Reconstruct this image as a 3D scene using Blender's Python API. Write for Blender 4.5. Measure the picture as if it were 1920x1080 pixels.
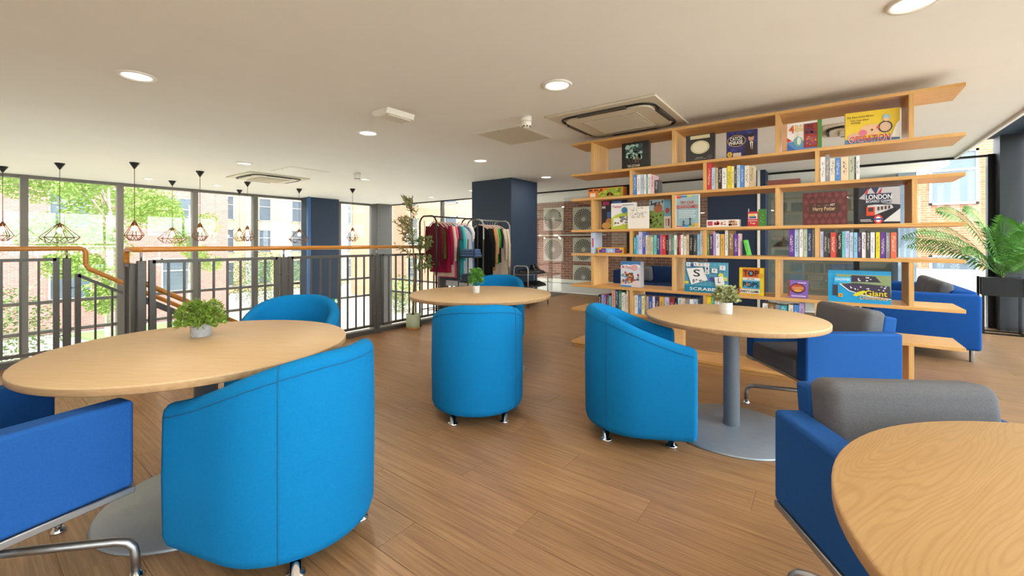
import bpy, bmesh, math, random
from mathutils import Vector, Matrix
random.seed(7)
for o in list(bpy.data.objects): bpy.data.objects.remove(o)
C = bpy.context.scene.collection
PI = math.pi
# ---------------------------------------------------------------- camera
FPX, CU, CV, EYE = 795.0, 960.0, 455.0, 1.2
YAW = math.atan(593/795.0)
cam = bpy.data.objects.new('camera', bpy.data.cameras.new('camera')); C.objects.link(cam)
cam.location = (0, 0, EYE); cam.rotation_euler = (PI/2, 0, YAW)
cam.data.sensor_width = 36; cam.data.lens = FPX/1920*36; cam.data.shift_y = -(540-CV)/1920
cam.data.clip_start = 0.02; cam.data.clip_end = 500
bpy.context.scene.camera = cam
vs = bpy.context.scene.view_settings
vs.view_transform = 'Standard'; vs.look = 'None'; vs.gamma = 1; vs.exposure = 0.35
vs.use_curve_mapping = False
# ---------------------------------------------------------------- world and sun
W = bpy.data.worlds.new('world'); bpy.context.scene.world = W; W.use_nodes = True
bg = W.node_tree.nodes['Background']; bg.inputs[0].default_value = (0.86, 0.93, 1.0, 1); bg.inputs[1].default_value = 7.2
sl = bpy.data.lights.new('sun', 'SUN'); sl.energy = 3.8; sl.angle = 0.02; sl.color = (1, 0.93, 0.82)
sun = bpy.data.objects.new('sun', sl); C.objects.link(sun)
sun.rotation_euler = Vector((-0.30, 0.80, -1.25)).to_track_quat('-Z', 'Y').to_euler()
LAMP_W = 8.0
BULB_W = 55.0
# ---------------------------------------------------------------- pixel helpers (1920x1080 frame)
FW = Vector((-math.sin(YAW), math.cos(YAW))); RT = Vector((math.cos(YAW), math.sin(YAW)))
def ray(u): return FW + RT*((u-CU)/FPX)
def on_z(u, v, z):
    t = (z-EYE)*FPX/(CV-v); p = ray(u)*t; return Vector((p.x, p.y, z))
def on_y(u, v, Y):
    r = ray(u); t = Y/r.y; return Vector((r.x*t, Y, EYE+t*(CV-v)/FPX))
def on_x(u, v, X):
    r = ray(u); t = X/r.x; return Vector((X, r.y*t, EYE+t*(CV-v)/FPX))
def xy_at(u, Y): r = ray(u); return r.x/r.y*Y
# ---------------------------------------------------------------- materials
MATS = {}
def srgb(h):
    if isinstance(h, str):
        h = [int(h[i:i+2], 16)/255 for i in (0, 2, 4)]
    return tuple((c/12.92 if c <= .04045 else ((c+.055)/1.055)**2.4) for c in h)
def nn(nt, t, **kw):
    n = nt.nodes.new(t)
    for k, v in kw.items(): setattr(n, k, v)
    return n
def mat(name, col, rough=.6, metal=0, var=0.06, scale=30, bump=0, bscale=300, col2=None, emit=0, stretch=None, spec=.5, alpha=None):
    if name in MATS: return MATS[name]
    m = bpy.data.materials.new(name); m.use_nodes = True; nt = m.node_tree; b = nt.nodes['Principled BSDF']
    c = srgb(col) if isinstance(col, str) else col
    d = srgb(col2) if isinstance(col2, str) else (col2 or tuple(max(0, x*(1-var*2)) for x in c))
    tc = nn(nt, 'ShaderNodeTexCoord'); mp = nn(nt, 'ShaderNodeMapping'); nt.links.new(tc.outputs['Object'], mp.inputs[0])
    if stretch: mp.inputs['Scale'].default_value = stretch
    no = nn(nt, 'ShaderNodeTexNoise'); no.inputs['Scale'].default_value = scale; no.inputs['Detail'].default_value = 4
    nt.links.new(mp.outputs[0], no.inputs['Vector'])
    rp = nn(nt, 'ShaderNodeValToRGB'); rp.color_ramp.elements[0].position = .3; rp.color_ramp.elements[1].position = .7
    rp.color_ramp.elements[0].color = (*d, 1); rp.color_ramp.elements[1].color = (*c, 1)
    nt.links.new(no.outputs['Fac'], rp.inputs[0]); nt.links.new(rp.outputs[0], b.inputs['Base Color'])
    b.inputs['Roughness'].default_value = rough; b.inputs['Metallic'].default_value = metal
    b.inputs['Specular IOR Level'].default_value = spec
    if emit: b.inputs['Emission Color'].default_value = (*c, 1); b.inputs['Emission Strength'].default_value = emit
    if bump:
        n2 = nn(nt, 'ShaderNodeTexNoise'); n2.inputs['Scale'].default_value = bscale; nt.links.new(mp.outputs[0], n2.inputs['Vector'])
        bp = nn(nt, 'ShaderNodeBump'); bp.inputs['Strength'].default_value = bump; bp.inputs['Distance'].default_value = .002
        nt.links.new(n2.outputs['Fac'], bp.inputs['Height']); nt.links.new(bp.outputs[0], b.inputs['Normal'])
    MATS[name] = m; return m
def wood(name, c1, c2, axis=0, rough=.45, freq=70, rnd=False, lines=0.0, spec=.5, c3=None):
    """grain stretched along one object axis; rnd varies tone and grain from piece to piece; lines = cathedral figure"""
    if name in MATS: return MATS[name]
    m = bpy.data.materials.new(name); m.use_nodes = True; nt = m.node_tree; b = nt.nodes['Principled BSDF']; L = nt.links.new
    tc = nn(nt, 'ShaderNodeTexCoord'); src = tc.outputs['Object']
    if rnd:
        oi = nn(nt, 'ShaderNodeObjectInfo'); ml = nn(nt, 'ShaderNodeVectorMath', operation='SCALE'); ml.inputs[0].default_value = (37, 11, 5)
        L(oi.outputs['Random'], ml.inputs['Scale']); ad = nn(nt, 'ShaderNodeVectorMath', operation='ADD')
        L(src, ad.inputs[0]); L(ml.outputs[0], ad.inputs[1]); src = ad.outputs[0]
    mp = nn(nt, 'ShaderNodeMapping'); L(src, mp.inputs[0])
    sc = [1, 1, 1]; sc[axis] = .045; mp.inputs['Scale'].default_value = sc
    no = nn(nt, 'ShaderNodeTexNoise'); no.inputs['Scale'].default_value = freq; no.inputs['Detail'].default_value = 6; no.inputs['Roughness'].default_value = .65
    L(mp.outputs[0], no.inputs['Vector'])
    rp = nn(nt, 'ShaderNodeValToRGB'); e = rp.color_ramp.elements; e[0].position = .33; e[1].position = .68
    e[0].color = (*srgb(c2), 1); e[1].color = (*srgb(c1), 1); L(no.outputs['Fac'], rp.inputs[0]); out = rp.outputs[0]
    if lines:
        mp2 = nn(nt, 'ShaderNodeMapping'); L(src, mp2.inputs[0]); s2 = [4.2, 4.2, 4.2]; s2[axis] = .7; mp2.inputs['Scale'].default_value = s2
        n2 = nn(nt, 'ShaderNodeTexNoise'); n2.inputs['Scale'].default_value = 1.0; n2.inputs['Detail'].default_value = 3; n2.inputs['Roughness'].default_value = .38
        L(mp2.outputs[0], n2.inputs['Vector'])
        mu = nn(nt, 'ShaderNodeMath', operation='MULTIPLY'); mu.inputs[1].default_value = 420; L(n2.outputs['Fac'], mu.inputs[0])
        si = nn(nt, 'ShaderNodeMath', operation='SINE'); L(mu.outputs[0], si.inputs[0])
        r2 = nn(nt, 'ShaderNodeMapRange'); r2.inputs['From Min'].default_value = .1; r2.inputs['From Max'].default_value = 1; r2.inputs['To Max'].default_value = lines; L(si.outputs[0], r2.inputs[0])
        mx = nn(nt, 'ShaderNodeMix', data_type='RGBA'); L(r2.outputs[0], mx.inputs[0]); L(out, mx.inputs[6]); mx.inputs[7].default_value = (*srgb(c3 or c2), 1); out = mx.outputs[2]
    if rnd:
        hs = nn(nt, 'ShaderNodeHueSaturation'); mr = nn(nt, 'ShaderNodeMapRange'); mr.inputs['To Min'].default_value = .93; mr.inputs['To Max'].default_value = 1.05
        L(oi.outputs['Random'], mr.inputs[0]); L(mr.outputs[0], hs.inputs['Value']); L(out, hs.inputs['Color']); out = hs.outputs[0]
    L(out, b.inputs['Base Color']); b.inputs['Roughness'].default_value = rough; b.inputs['Specular IOR Level'].default_value = spec
    bp = nn(nt, 'ShaderNodeBump'); bp.inputs['Strength'].default_value = .12; bp.inputs['Distance'].default_value = .001
    L(no.outputs['Fac'], bp.inputs['Height']); L(bp.outputs[0], b.inputs['Normal'])
    MATS[name] = m; return m
def glass_mat(name, tint=(1, 1, 1), refl=.06, rough=0.0):
    if name in MATS: return MATS[name]
    m = bpy.data.materials.new(name); m.use_nodes = True; nt = m.node_tree; nt.nodes.clear(); L = nt.links.new
    o = nn(nt, 'ShaderNodeOutputMaterial'); t = nn(nt, 'ShaderNodeBsdfTransparent'); t.inputs[0].default_value = (*tint, 1)
    g = nn(nt, 'ShaderNodeBsdfGlossy'); g.inputs['Roughness'].default_value = rough
    lw = nn(nt, 'ShaderNodeFresnel'); lw.inputs[0].default_value = 1.25
    mu = nn(nt, 'ShaderNodeMath', operation='MULTIPLY'); mu.inputs[1].default_value = refl/.0123; L(lw.outputs[0], mu.inputs[0])
    mn = nn(nt, 'ShaderNodeMath', operation='MINIMUM'); mn.inputs[1].default_value = .5; L(mu.outputs[0], mn.inputs[0])
    mx = nn(nt, 'ShaderNodeMixShader'); L(mn.outputs[0], mx.inputs[0]); L(t.outputs[0], mx.inputs[1]); L(g.outputs[0], mx.inputs[2]); L(mx.outputs[0], o.inputs[0])
    MATS[name] = m; return m
def brick_mat(name, c1, c2, mortar, bw=.225, bh=.075, plane='xz'):
    if name in MATS: return MATS[name]
    m = bpy.data.materials.new(name); m.use_nodes = True; nt = m.node_tree; b = nt.nodes['Principled BSDF']; L = nt.links.new
    tc = nn(nt, 'ShaderNodeTexCoord'); sx = nn(nt, 'ShaderNodeSeparateXYZ'); cb = nn(nt, 'ShaderNodeCombineXYZ'); L(tc.outputs['Object'], sx.inputs[0])
    L(sx.outputs['X' if plane == 'xz' else 'Y'], cb.inputs[0]); L(sx.outputs['Z'], cb.inputs[1])
    br = nn(nt, 'ShaderNodeTexBrick'); L(cb.outputs[0], br.inputs['Vector']); br.inputs['Scale'].default_value = 1
    br.inputs['Brick Width'].default_value = bw; br.inputs['Row Height'].default_value = bh; br.inputs['Mortar Size'].default_value = .006
    br.inputs['Color1'].default_value = (*srgb(c1), 1); br.inputs['Color2'].default_value = (*srgb(c2), 1); br.inputs['Mortar'].default_value = (*srgb(mortar), 1)
    L(br.outputs['Color'], b.inputs['Base Color']); b.inputs['Roughness'].default_value = .85
    bp = nn(nt, 'ShaderNodeBump'); bp.inputs['Strength'].default_value = .5; bp.inputs['Distance'].default_value = .006; bp.invert = True
    L(br.outputs['Fac'], bp.inputs['Height']); L(bp.outputs[0], b.inputs['Normal'])
    MATS[name] = m; return m
def print_mat(name):
    """book cover: base from the object's colour, a broken line of print down the spine"""
    if name in MATS: return MATS[name]
    m = bpy.data.materials.new(name); m.use_nodes = True; nt = m.node_tree; b = nt.nodes['Principled BSDF']; L = nt.links.new
    oi = nn(nt, 'ShaderNodeObjectInfo'); tc = nn(nt, 'ShaderNodeTexCoord'); sx = nn(nt, 'ShaderNodeSeparateXYZ'); L(tc.outputs['Object'], sx.inputs[0])
    def math_(op, a, bb=None, cc=None):
        n = nn(nt, 'ShaderNodeMath', operation=op)
        for i, q in enumerate((a, bb, cc)):
            if q is None: continue
            if isinstance(q, (int, float)): n.inputs[i].default_value = q
            else: L(q, n.inputs[i])
        return n.outputs[0]
    ax = math_('ABSOLUTE', sx.outputs[0]); inx = math_('LESS_THAN', ax, .27)
    zz = math_('ABSOLUTE', math_('SUBTRACT', sx.outputs[2], math_('MULTIPLY_ADD', oi.outputs['Random'], .2, .45)))
    inz = math_('LESS_THAN', zz, .3)
    mp = nn(nt, 'ShaderNodeMapping'); L(tc.outputs['Object'], mp.inputs[0]); mp.inputs['Scale'].default_value = (2.2, .01, 22)
    cb = nn(nt, 'ShaderNodeCombineXYZ'); L(math_('MULTIPLY', oi.outputs['Random'], 91.0), cb.inputs[2]); L(cb.outputs[0], mp.inputs['Location'])
    no = nn(nt, 'ShaderNodeTexNoise'); no.inputs['Scale'].default_value = 1.6; no.inputs['Detail'].default_value = 2; L(mp.outputs[0], no.inputs['Vector'])
    th = math_('GREATER_THAN', no.outputs['Fac'], .53)
    fac = math_('MULTIPLY', math_('MULTIPLY', inx, inz), math_('MULTIPLY', th, .8))
    bw = nn(nt, 'ShaderNodeRGBToBW'); L(oi.outputs['Color'], bw.inputs[0]); dk = math_('LESS_THAN', bw.outputs[0], .28)
    ink = nn(nt, 'ShaderNodeMix', data_type='RGBA'); L(dk, ink.inputs[0]); ink.inputs[6].default_value = (.06, .05, .07, 1); ink.inputs[7].default_value = (.8, .74, .6, 1)
    mx = nn(nt, 'ShaderNodeMix', data_type='RGBA'); L(fac, mx.inputs[0]); L(oi.outputs['Color'], mx.inputs[6]); L(ink.outputs[2], mx.inputs[7])
    L(mx.outputs[2], b.inputs['Base Color']); b.inputs['Roughness'].default_value = .4
    MATS[name] = m; return m
M_CEIL = mat('ceiling_paint', (.88, .845, .795), .9, var=.01, scale=3)
M_FLOOR = wood('floor_oak', 'a98259', '815d3d', 0, .38, 80, rnd=True)
M_PLY = wood('birch_ply', 'e0b070', 'c9944f', 0, .42, 60)
M_PLYZ = wood('birch_ply_upright', 'e0b274', 'cb9a58', 2, .42, 60)
M_TOP = wood('oak_tabletop', 'c6a87f', 'bb9c71', 0, .48, 110, spec=.35)
M_TOP4 = wood('oak_tabletop_figured', 'c4a06e', 'ba9562', 0, .48, 110, lines=.24, c3='9a774a', spec=.35)
M_EDGE = wood('tabletop_edge', 'c09a70', 'a8835a', 0, .5, 40)
M_RAIL = wood('handrail_wood', 'c98638', 'b06f28', 1, .25, 40)
M_CYAN = mat('cyan_wool', '0a75ad', .92, var=.05, scale=120, bump=.35, bscale=900, spec=.15)
M_SEAM = mat('cyan_seam', '085e88', .95)
M_BLUE = mat('royal_blue_wool', '215394', .92, var=.07, scale=150, bump=.35, bscale=800, spec=.15)
M_SOFA = mat('sofa_blue_wool', '1a4f98', .92, var=.05, scale=150, bump=.35, bscale=800, spec=.15)
M_GREY = mat('grey_wool', '68676a', .95, var=.12, scale=300, bump=.35, bscale=900, spec=.15)
M_NAVY = mat('navy_paint', '27384f', .7, var=.03, scale=40)
M_DKMET = mat('dark_frame_metal', '57544f', .45, .4, var=.04)
M_MULL = mat('mullion_grey', '6f6c66', .45, .3, var=.03)
M_GALV = mat('grey_powder_metal', '9aa1a9', .45, .5, var=.03)
M_CHROME = mat('chrome', 'd8d8d8', .12, 1.0, var=.01)
M_STEEL = mat('brushed_steel', 'a8a8a8', .42, 1.0, var=.03)
M_BLACK = mat('black_metal', '1a1a1b', .45, .3)
M_WHITE = mat('white_plastic', 'ece7dd', .5, var=.01)
M_CREAM = mat('cream_plastic', 'd8cdb8', .5, var=.01)
M_PAGE = mat('page_paper', 'e8dfc8', .8, var=.08, scale=60, stretch=(60, 1, 1))
M_COVER = print_mat('book_cover_print')
M_GLASS = glass_mat('window_glass', (.97, .99, .97), .05)
M_GLASS2 = glass_mat('partition_glass', (.93, .95, .93), .10)
M_LAMP = mat('lamp_diffuser', 'fff6e6', .5, emit=6)
M_BULB = mat('bulb_glow', 'ffe2b0', .3, emit=14)
M_COPPER = mat('copper_wire', '80583a', .35, .8)
M_CONC = mat('concrete_pot', 'a9a8a6', .9, var=.12, scale=60, bump=.5, bscale=120)
M_WPOT = mat('white_speckled_pot', 'd9d7d3', .8, var=.06, scale=90, bump=.3, bscale=150)
M_LEAF = mat('leaf_fern_green', '86a63c', .6, var=.25, scale=40)
M_LEAF2 = mat('leaf_bright_green', '5fa03a', .6, var=.25, scale=40)
M_LEAF3 = mat('leaf_pale_green', 'b2b880', .6, var=.22, scale=50)
M_PALM = mat('leaf_palm', '6ba548', .5, var=.2, scale=8)
M_OLIVE = mat('leaf_olive', '94925c', .6, var=.22, scale=20)
M_BARK = mat('bark', '8a6a4a', .9, var=.2, scale=40, stretch=(1, 1, .2))
M_SOIL = mat('soil', '4a3728', .95)
# ---------------------------------------------------------------- mesh builder
class MB:
    def __init__(s): s.v = []; s.f = []; s.sm = []
    def add(s, vs, fs, smooth=False):
        n = len(s.v); s.v += [tuple(p) for p in vs]; s.f += [tuple(i+n for i in f) for f in fs]; s.sm += [smooth]*len(fs); return s
    def box(s, x0, y0, z0, x1, y1, z1):
        if x0 > x1: x0, x1 = x1, x0
        if y0 > y1: y0, y1 = y1, y0
        if z0 > z1: z0, z1 = z1, z0
        return s.add([(x0,y0,z0),(x1,y0,z0),(x1,y1,z0),(x0,y1,z0),(x0,y0,z1),(x1,y0,z1),(x1,y1,z1),(x0,y1,z1)],
                     [(0,3,2,1),(4,5,6,7),(0,1,5,4),(1,2,6,5),(2,3,7,6),(3,0,4,7)])
    def rbox(s, x0, y0, z0, x1, y1, z1, r=.02, seg=3, mtx=None):
        bm = bmesh.new(); bmesh.ops.create_cube(bm, size=1)
        for v in bm.verts: v.co = Vector(((x0+x1)/2+v.co.x*(x1-x0), (y0+y1)/2+v.co.y*(y1-y0), (z0+z1)/2+v.co.z*(z1-z0)))
        bmesh.ops.bevel(bm, geom=bm.edges[:], offset=r, segments=seg, affect='EDGES', profile=.5, clamp_overlap=True)
        bm.verts.index_update(); bm.normal_update()
        vs = [(mtx @ v.co if mtx else v.co.copy()) for v in bm.verts]; fs = [[v.index for v in f.verts] for f in bm.faces]
        fl_ = [seg <= 3 and max(abs(c) for c in f.normal) > .999 for f in bm.faces]; bm.free(); s.add(vs, fs, True)
        for i, q_ in enumerate(fl_):
            if q_: s.sm[len(s.sm)-len(fl_)+i] = False
        return s
    def lathe(s, prof, n=24, c=(0, 0, 0), smooth=True, cap=True):
        vs = []; fs = []
        for (r, z) in prof:
            for k in range(n): a = 2*PI*k/n; vs.append((c[0]+r*math.cos(a), c[1]+r*math.sin(a), c[2]+z))
        for i in range(len(prof)-1):
            for k in range(n): a = i*n+k; b = i*n+(k+1) % n; fs.append((a, b, b+n, a+n))
        s.add(vs, fs, smooth)
        if cap:
            m = len(s.v)-len(vs)
            s.f.append(tuple(m+k for k in reversed(range(n)))); s.sm.append(False)
            s.f.append(tuple(m+(len(prof)-1)*n+k for k in range(n))); s.sm.append(False)
        return s
    def tube(s, pts, r, n=8, closed=False, smooth=True, cap=True):
        pts = [Vector(p) for p in pts]; m = len(pts); vs = []; fs = []; up = None
        rr = r if isinstance(r, (list, tuple)) else [r]*m
        for i, p in enumerate(pts):
            a = pts[(i-1) % m] if (closed or i) else p; b = pts[(i+1) % m] if (closed or i < m-1) else p
            d = (b-a); d = d.normalized() if d.length > 1e-9 else Vector((0, 0, 1))
            if up is None: up = Vector((0, 0, 1)) if abs(d.z) < .9 else Vector((1, 0, 0))
            x = d.cross(up); x = x.normalized() if x.length > 1e-6 else d.orthogonal().normalized(); y = x.cross(d).normalized(); up = y
            for k in range(n): t = 2*PI*k/n; vs.append(p+(x*math.cos(t)+y*math.sin(t))*rr[i])
        R = m if closed else m-1
        for i in range(R):
            for k in range(n): a = i*n+k; b = i*n+(k+1) % n; a2 = ((i+1) % m)*n+k; b2 = ((i+1) % m)*n+(k+1) % n; fs.append((a, b, b2, a2))
        if cap and not closed: fs.append(tuple(reversed(range(n)))); fs.append(tuple((m-1)*n+k for k in range(n)))
        return s.add(vs, fs, smooth)
    def prism(s, poly, z0, z1, axis='z'):
        n = len(poly)
        def P(a, b, h): return (a, b, h) if axis == 'z' else ((a, h, b) if axis == 'y' else (h, a, b))
        vs = [P(a, b, z0) for a, b in poly]+[P(a, b, z1) for a, b in poly]
        return s.add(vs, [tuple(reversed(range(n))), tuple(range(n, 2*n))]+[(i, (i+1) % n, n+(i+1) % n, n+i) for i in range(n)])
    def bar(s, a, b, w, h=None):
        """square bar between two points"""
        a = Vector(a); b = Vector(b); d = (b-a).normalized(); h = h or w
        up = Vector((0, 0, 1)) if abs(d.z) < .95 else Vector((1, 0, 0)); x = d.cross(up).normalized()*w/2; y = d.cross(x).normalized()*h/2
        vs = [a-x-y, a+x-y, a+x+y, a-x+y, b-x-y, b+x-y, b+x+y, b-x+y]
        return s.add(vs, [(0,3,2,1),(4,5,6,7),(0,1,5,4),(1,2,6,5),(2,3,7,6),(3,0,4,7)])
    def mesh(s, name):
        me = bpy.data.meshes.new(name); me.from_pydata(s.v, [], s.f); me.polygons.foreach_set('use_smooth', s.sm); me.validate()
        bm = bmesh.new(); bm.from_mesh(me); bmesh.ops.recalc_face_normals(bm, faces=bm.faces[:]) if len(bm.faces) < 4000 else None; bm.to_mesh(me); bm.free()
        me.update(); return me
    def build(s, name, m, parent=None, loc=None, rz=0):
        me = s.mesh(name); me.materials.append(m); return link(name, me, parent, loc, rz)
def link(name, me, parent=None, loc=None, rz=0):
    o = bpy.data.objects.new(name, me); C.objects.link(o); o.parent = parent
    if loc is not None: o.location = loc
    if rz: o.rotation_euler = (0, 0, rz)
    return o
def tag(o, label=None, cat=None, group=None, kind=None):
    if label: o['label'] = label
    if cat: o['category'] = cat
    if group: o['group'] = group
    if kind: o['kind'] = kind
    return o
def thing(name, label, cat, loc=(0, 0, 0), rz=0, group=None):
    o = bpy.data.objects.new(name, None); C.objects.link(o); o.location = loc; o.rotation_euler = (0, 0, rz); o.empty_display_size = .1
    return tag(o, label, cat, group)
def struct(name, loc=(0, 0, 0)):
    o = bpy.data.objects.new(name, None); C.objects.link(o); o.location = loc; return tag(o, kind='structure')
def dup(root, loc, rz, label=None):
    r = root.copy(); C.objects.link(r); r.location = loc; r.rotation_euler = (0, 0, rz)
    if label: r['label'] = label
    for ch in list(root.children):
        c = ch.copy(); C.objects.link(c); c.parent = r
        for g in list(ch.children):
            d = g.copy(); C.objects.link(d); d.parent = c
    return r
# ================================================================ the setting
ZC = 2.45; XL = -11.9; YB = 8.85; XR = 2.10; GND = -3.2; YF = -4.5; XE = -4.85
fl = MB().box(XE-.06, YF, -.32, XR+.1, YB+.05, -.006).box(-6.36, YF, -.32, XE-.06, .92, -.006).build('floor', M_FLOOR); tag(fl, kind='structure')
# planks laid along the room, joints recessed
pk = MB().rbox(0, .0006, -.006, 1, .1894, .0, r=.0009, seg=1).mesh('plank'); pk.materials.append(M_FLOOR)
PL = 1.32
for r_ in range(45):
    y = .26+r_*.19; x = XE+.03-(r_*.47 % PL)
    while x < XR-.02:
        a = max(x, XE+.03)+.0006; b = min(x+PL, XR-.02)-.0006
        if b-a > .05:
            o = link('plank', pk, fl, (a, y, 0)); o.scale = (b-a, 1, 1)
        x += PL
ce = MB().box(XL-.1, YF, ZC, 1.5, YB+.05, ZC+.25).build('ceiling', M_CEIL); tag(ce, kind='structure')
# raised blue recess along the right-hand glazing
MB().box(1.5, YF, ZC+.22, XR+.1, YB+.05, ZC+.4).build('recess_soffit', M_NAVY, ce)
MB().box(1.47, YF, ZC-.03, 1.5, YB-.02, ZC+.25).build('recess_edge', M_CEIL, ce)
tag(MB().box(XL-.1, YF-.15, GND, XR+.1, YF, ZC+.3).build('wall_back', mat('warm_white_wall', (.72, .68, .62), .9)), kind='structure')
tag(MB().box(XL-.1, YF, GND-.2, XE, YB, GND).build('floor_ground', mat('ground_floor_tile', 'e2ded4', .5)), kind='structure')
tag(MB().box(XE-.02, .92, GND, XE+.2, YB, -.32).build('wall_void', mat('warm_white_wall', (.72, .68, .62), .9)), kind='structure')
# dark kerb along the open edge
k = MB().box(XE-.07, 1.0, -.006, XE+.035, 6.5, .055).build('trim_1', M_DKMET); tag(k, kind='structure')
k = MB().box(-6.37, YF, -.006, -6.27, .92, .055).build('trim_2', M_DKMET); tag(k, kind='structure')
# ---- left facade
w = struct('window_1')
ys = [-4.36, -3.05, -1.75, -.42, .888, 2.21, 3.52, 4.82, 6.12, 7.16]
for y in ys: MB().box(XL-.12, y-.05, GND, XL+.06, y+.05, ZC).build('mullion', M_MULL, w)
MB().box(XL-.1, 8.30, GND, XL+.35, 8.86, ZC).build('corner_post', mat('corner_post_grey', '605e5a', .6, var=.05), w)
yy = ys+[8.3]
for a, b in zip(yy[:-1], yy[1:]):
    for z, h in ((ZC-.06, .06), (.04, .06), (-.52, .06), (GND, .12)):
        MB().box(XL-.08, a+.05, z, XL+.04, b-.05, z+h).build('transom', M_MULL, w)
    for z0, z1 in ((.10, ZC-.06), (-.46, .04), (GND+.12, -.52)):
        MB().box(XL-.02, a+.05, z0, XL-.008, b-.05, z1).build('pane', M_GLASS, w)
# ---- back facade
w = struct('window_2')
xs = [-11.55, -9.19, -6.6, -3.45, .367, 1.84]
for i, x in enumerate(xs):
    z0 = GND if x < XE else 0
    if 0 < i: MB().box(x-.035, YB-.04, z0, x+.035, YB+.07, ZC).build('mullion', M_MULL if x < -4 else M_BLACK, w)
for a, b in zip(xs[:-1], xs[1:]):
    low = a < -6.7
    MB().box(a+.035, YB-.03, ZC-.03, b-.035, YB+.05, ZC-.004).build('transom', M_BLACK, w)
    zs = ((.03, .05), (-.36, .05)) if low else ((0.0, .05),)
    for z, h in zs: MB().box(a+.035, YB-.03, z-h, b-.035, YB+.05, z).build('transom', M_MULL, w)
    MB().box(a+.035, YB+.0, .03, b-.035, YB+.01, ZC-.03).build('pane', M_GLASS if low or a > .3 else M_GLASS2, w)
    if low: MB().box(a+.035, YB+.0, GND, b-.035, YB+.01, -.41).build('pane', M_GLASS, w)
MB().box(-6.6, YB-.02, GND, XE, YB+.06, -.05).build('spandrel', M_MULL, w)
# ---- right facade, glazed along its whole length
w = struct('window_3')
MB().box(1.88, YB-.22, 0, XR+.1, YB+.08, ZC+.22).build('corner_post', mat('corner_post_dark', '2b2e33', .6), w)
yr = [YF+.1+i*1.45 for i in range(9)]+[YB-.25]
for y in yr[:-1]: MB().box(XR-.02, y-.035, 0, XR+.08, y+.035, ZC+.22).build('mullion', M_BLACK, w)
for a, b in zip(yr[:-1], yr[1:]):
    MB().box(XR-.02, a+.035, 0, XR+.06, b-.035, .07).build('sill', M_WHITE, w)
    MB().box(XR-.02, a+.035, ZC+.14, XR+.06, b-.035, ZC+.22).build('transom', M_BLACK, w)
    MB().box(XR+.02, a+.035, .07, XR+.03, b-.035, ZC+.14).build('pane', M_GLASS, w)
# ---- pillars
p = MB().rbox(-5.88, 6.5, GND, -4.87, 7.41, ZC, r=.004, seg=1).build('pillar', M_NAVY); tag(p, kind='structure')
p = struct('pillar'); MB().rbox(-11.80, 5.98, GND, -11.38, 6.86, ZC, r=.004, seg=1).build('shaft', M_NAVY, p)
MB().tube([(-11.36, 5.96, GND), (-11.36, 5.96, ZC)], .05, 10).build('downpipe', mat('blue_pipe', '4673ad', .4), p)
p = struct('pillar'); MB().rbox(-1.78, 8.40, 0, -.86, 8.80, ZC, r=.004, seg=1).build('shaft', mat('navy_paint_dark', '1b2c46', .7), p)
MB().box(-.98, 8.375, 0, -.94, 8.4, ZC).build('conduit', M_WHITE, p)
# ================================================================ outside
def ground(name, x0, y0, x1, y1, z, m): return tag(MB().box(x0, y0, z-.1, x1, y1, z).build(name, m), kind='structure')
ground('ground', -140, -90, 90, 120, GND-.04, mat('pale_paving', 'bdb7ac', .9, var=.06, scale=2))
LAWN = mat('lawn_grass', '789a58', .95, var=.2, scale=6)
def lawn(poly, label):
    o = MB().prism(poly, GND-.02, GND+.05).build('lawn', LAWN); tag(o, label, 'lawn', kind='stuff')
lawn([(-19, -6), (-15.5, -6), (-15.5, 3.2), (-19, 3.6)], 'mown grass strip outside the left-hand window panes')
lawn([(-29, 3.5), (-22, 5), (-24, 9.5), (-29, 10)], 'sunlit lawn in front of the shaded brick block')
BR_A = brick_mat('brick_pink', 'a2726a', '94645c', 'b4a098', plane='yz')
BR_A2 = brick_mat('brick_pink_side', '94665c', '84584e', 'a8968c', plane='xz')
BR_B = brick_mat('brick_cream', 'c8ac86', 'be9f78', 'd2c4ac', plane='yz')
BR_C = brick_mat('brick_orange', 'b88a6e', 'ac7c60', 'c6b2a0', plane='xz')
M_WIN = mat('window_pane_dark', '5c6873', .1, .0, var=.1, scale=1)
M_WFR = mat('window_frame_pale', 'a8a8a6', .5)
M_PANEL = mat('white_panel', 'bcbab6', .6)
def building(label, x0, y0, x1, y1, h, m, wins, face, m2=None):
    """wins: (a, z, w, h) on the given face; each window is a part with its pane a sub-part"""
    b = thing('building', label, 'building', (x0, y0, GND))
    MB().box(0, 0, 0, x1-x0, y1-y0, h).build('wall', m, b)
    MB().box(-.15, -.15, h, x1-x0+.15, y1-y0+.15, h+.25).build('roof_edge', M_PANEL, b)
    for (a, z, ww, hh) in wins:
        z -= GND
        if face == 'x': 
            X = x1-x0; a -= y0
            f = MB().box(X-.05, a, z, X+.06, a+.07, z+hh).box(X-.05, a+ww-.07, z, X+.06, a+ww, z+hh).box(X-.05, a, z, X+.06, a+ww, z+.07).box(X-.05, a, z+hh-.07, X+.06, a+ww, z+hh).box(X-.05, a, z+hh*.62, X+.05, a+ww, z+hh*.62+.06).build('window', M_WFR, b)
            MB().box(X-.02, a+.07, z+.07, X+.02, a+ww-.07, z+hh-.07).build('pane', M_WIN, f)
        else:
            a -= x0
            f = MB().box(a, -.06, z, a+.07, .05, z+hh).box(a+ww-.07, -.06, z, a+ww, .05, z+hh).box(a, -.06, z, a+ww, .05, z+.07).box(a, -.06, z+hh-.07, a+ww, .05, z+hh).box(a, -.05, z+hh*.62, a+ww, .05, z+hh*.62+.06).build('window', M_WFR, b)
            MB().box(a+.07, -.02, z+.07, a+ww-.07, .02, z+hh-.07).build('pane', M_WIN, f)
    return b
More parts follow.
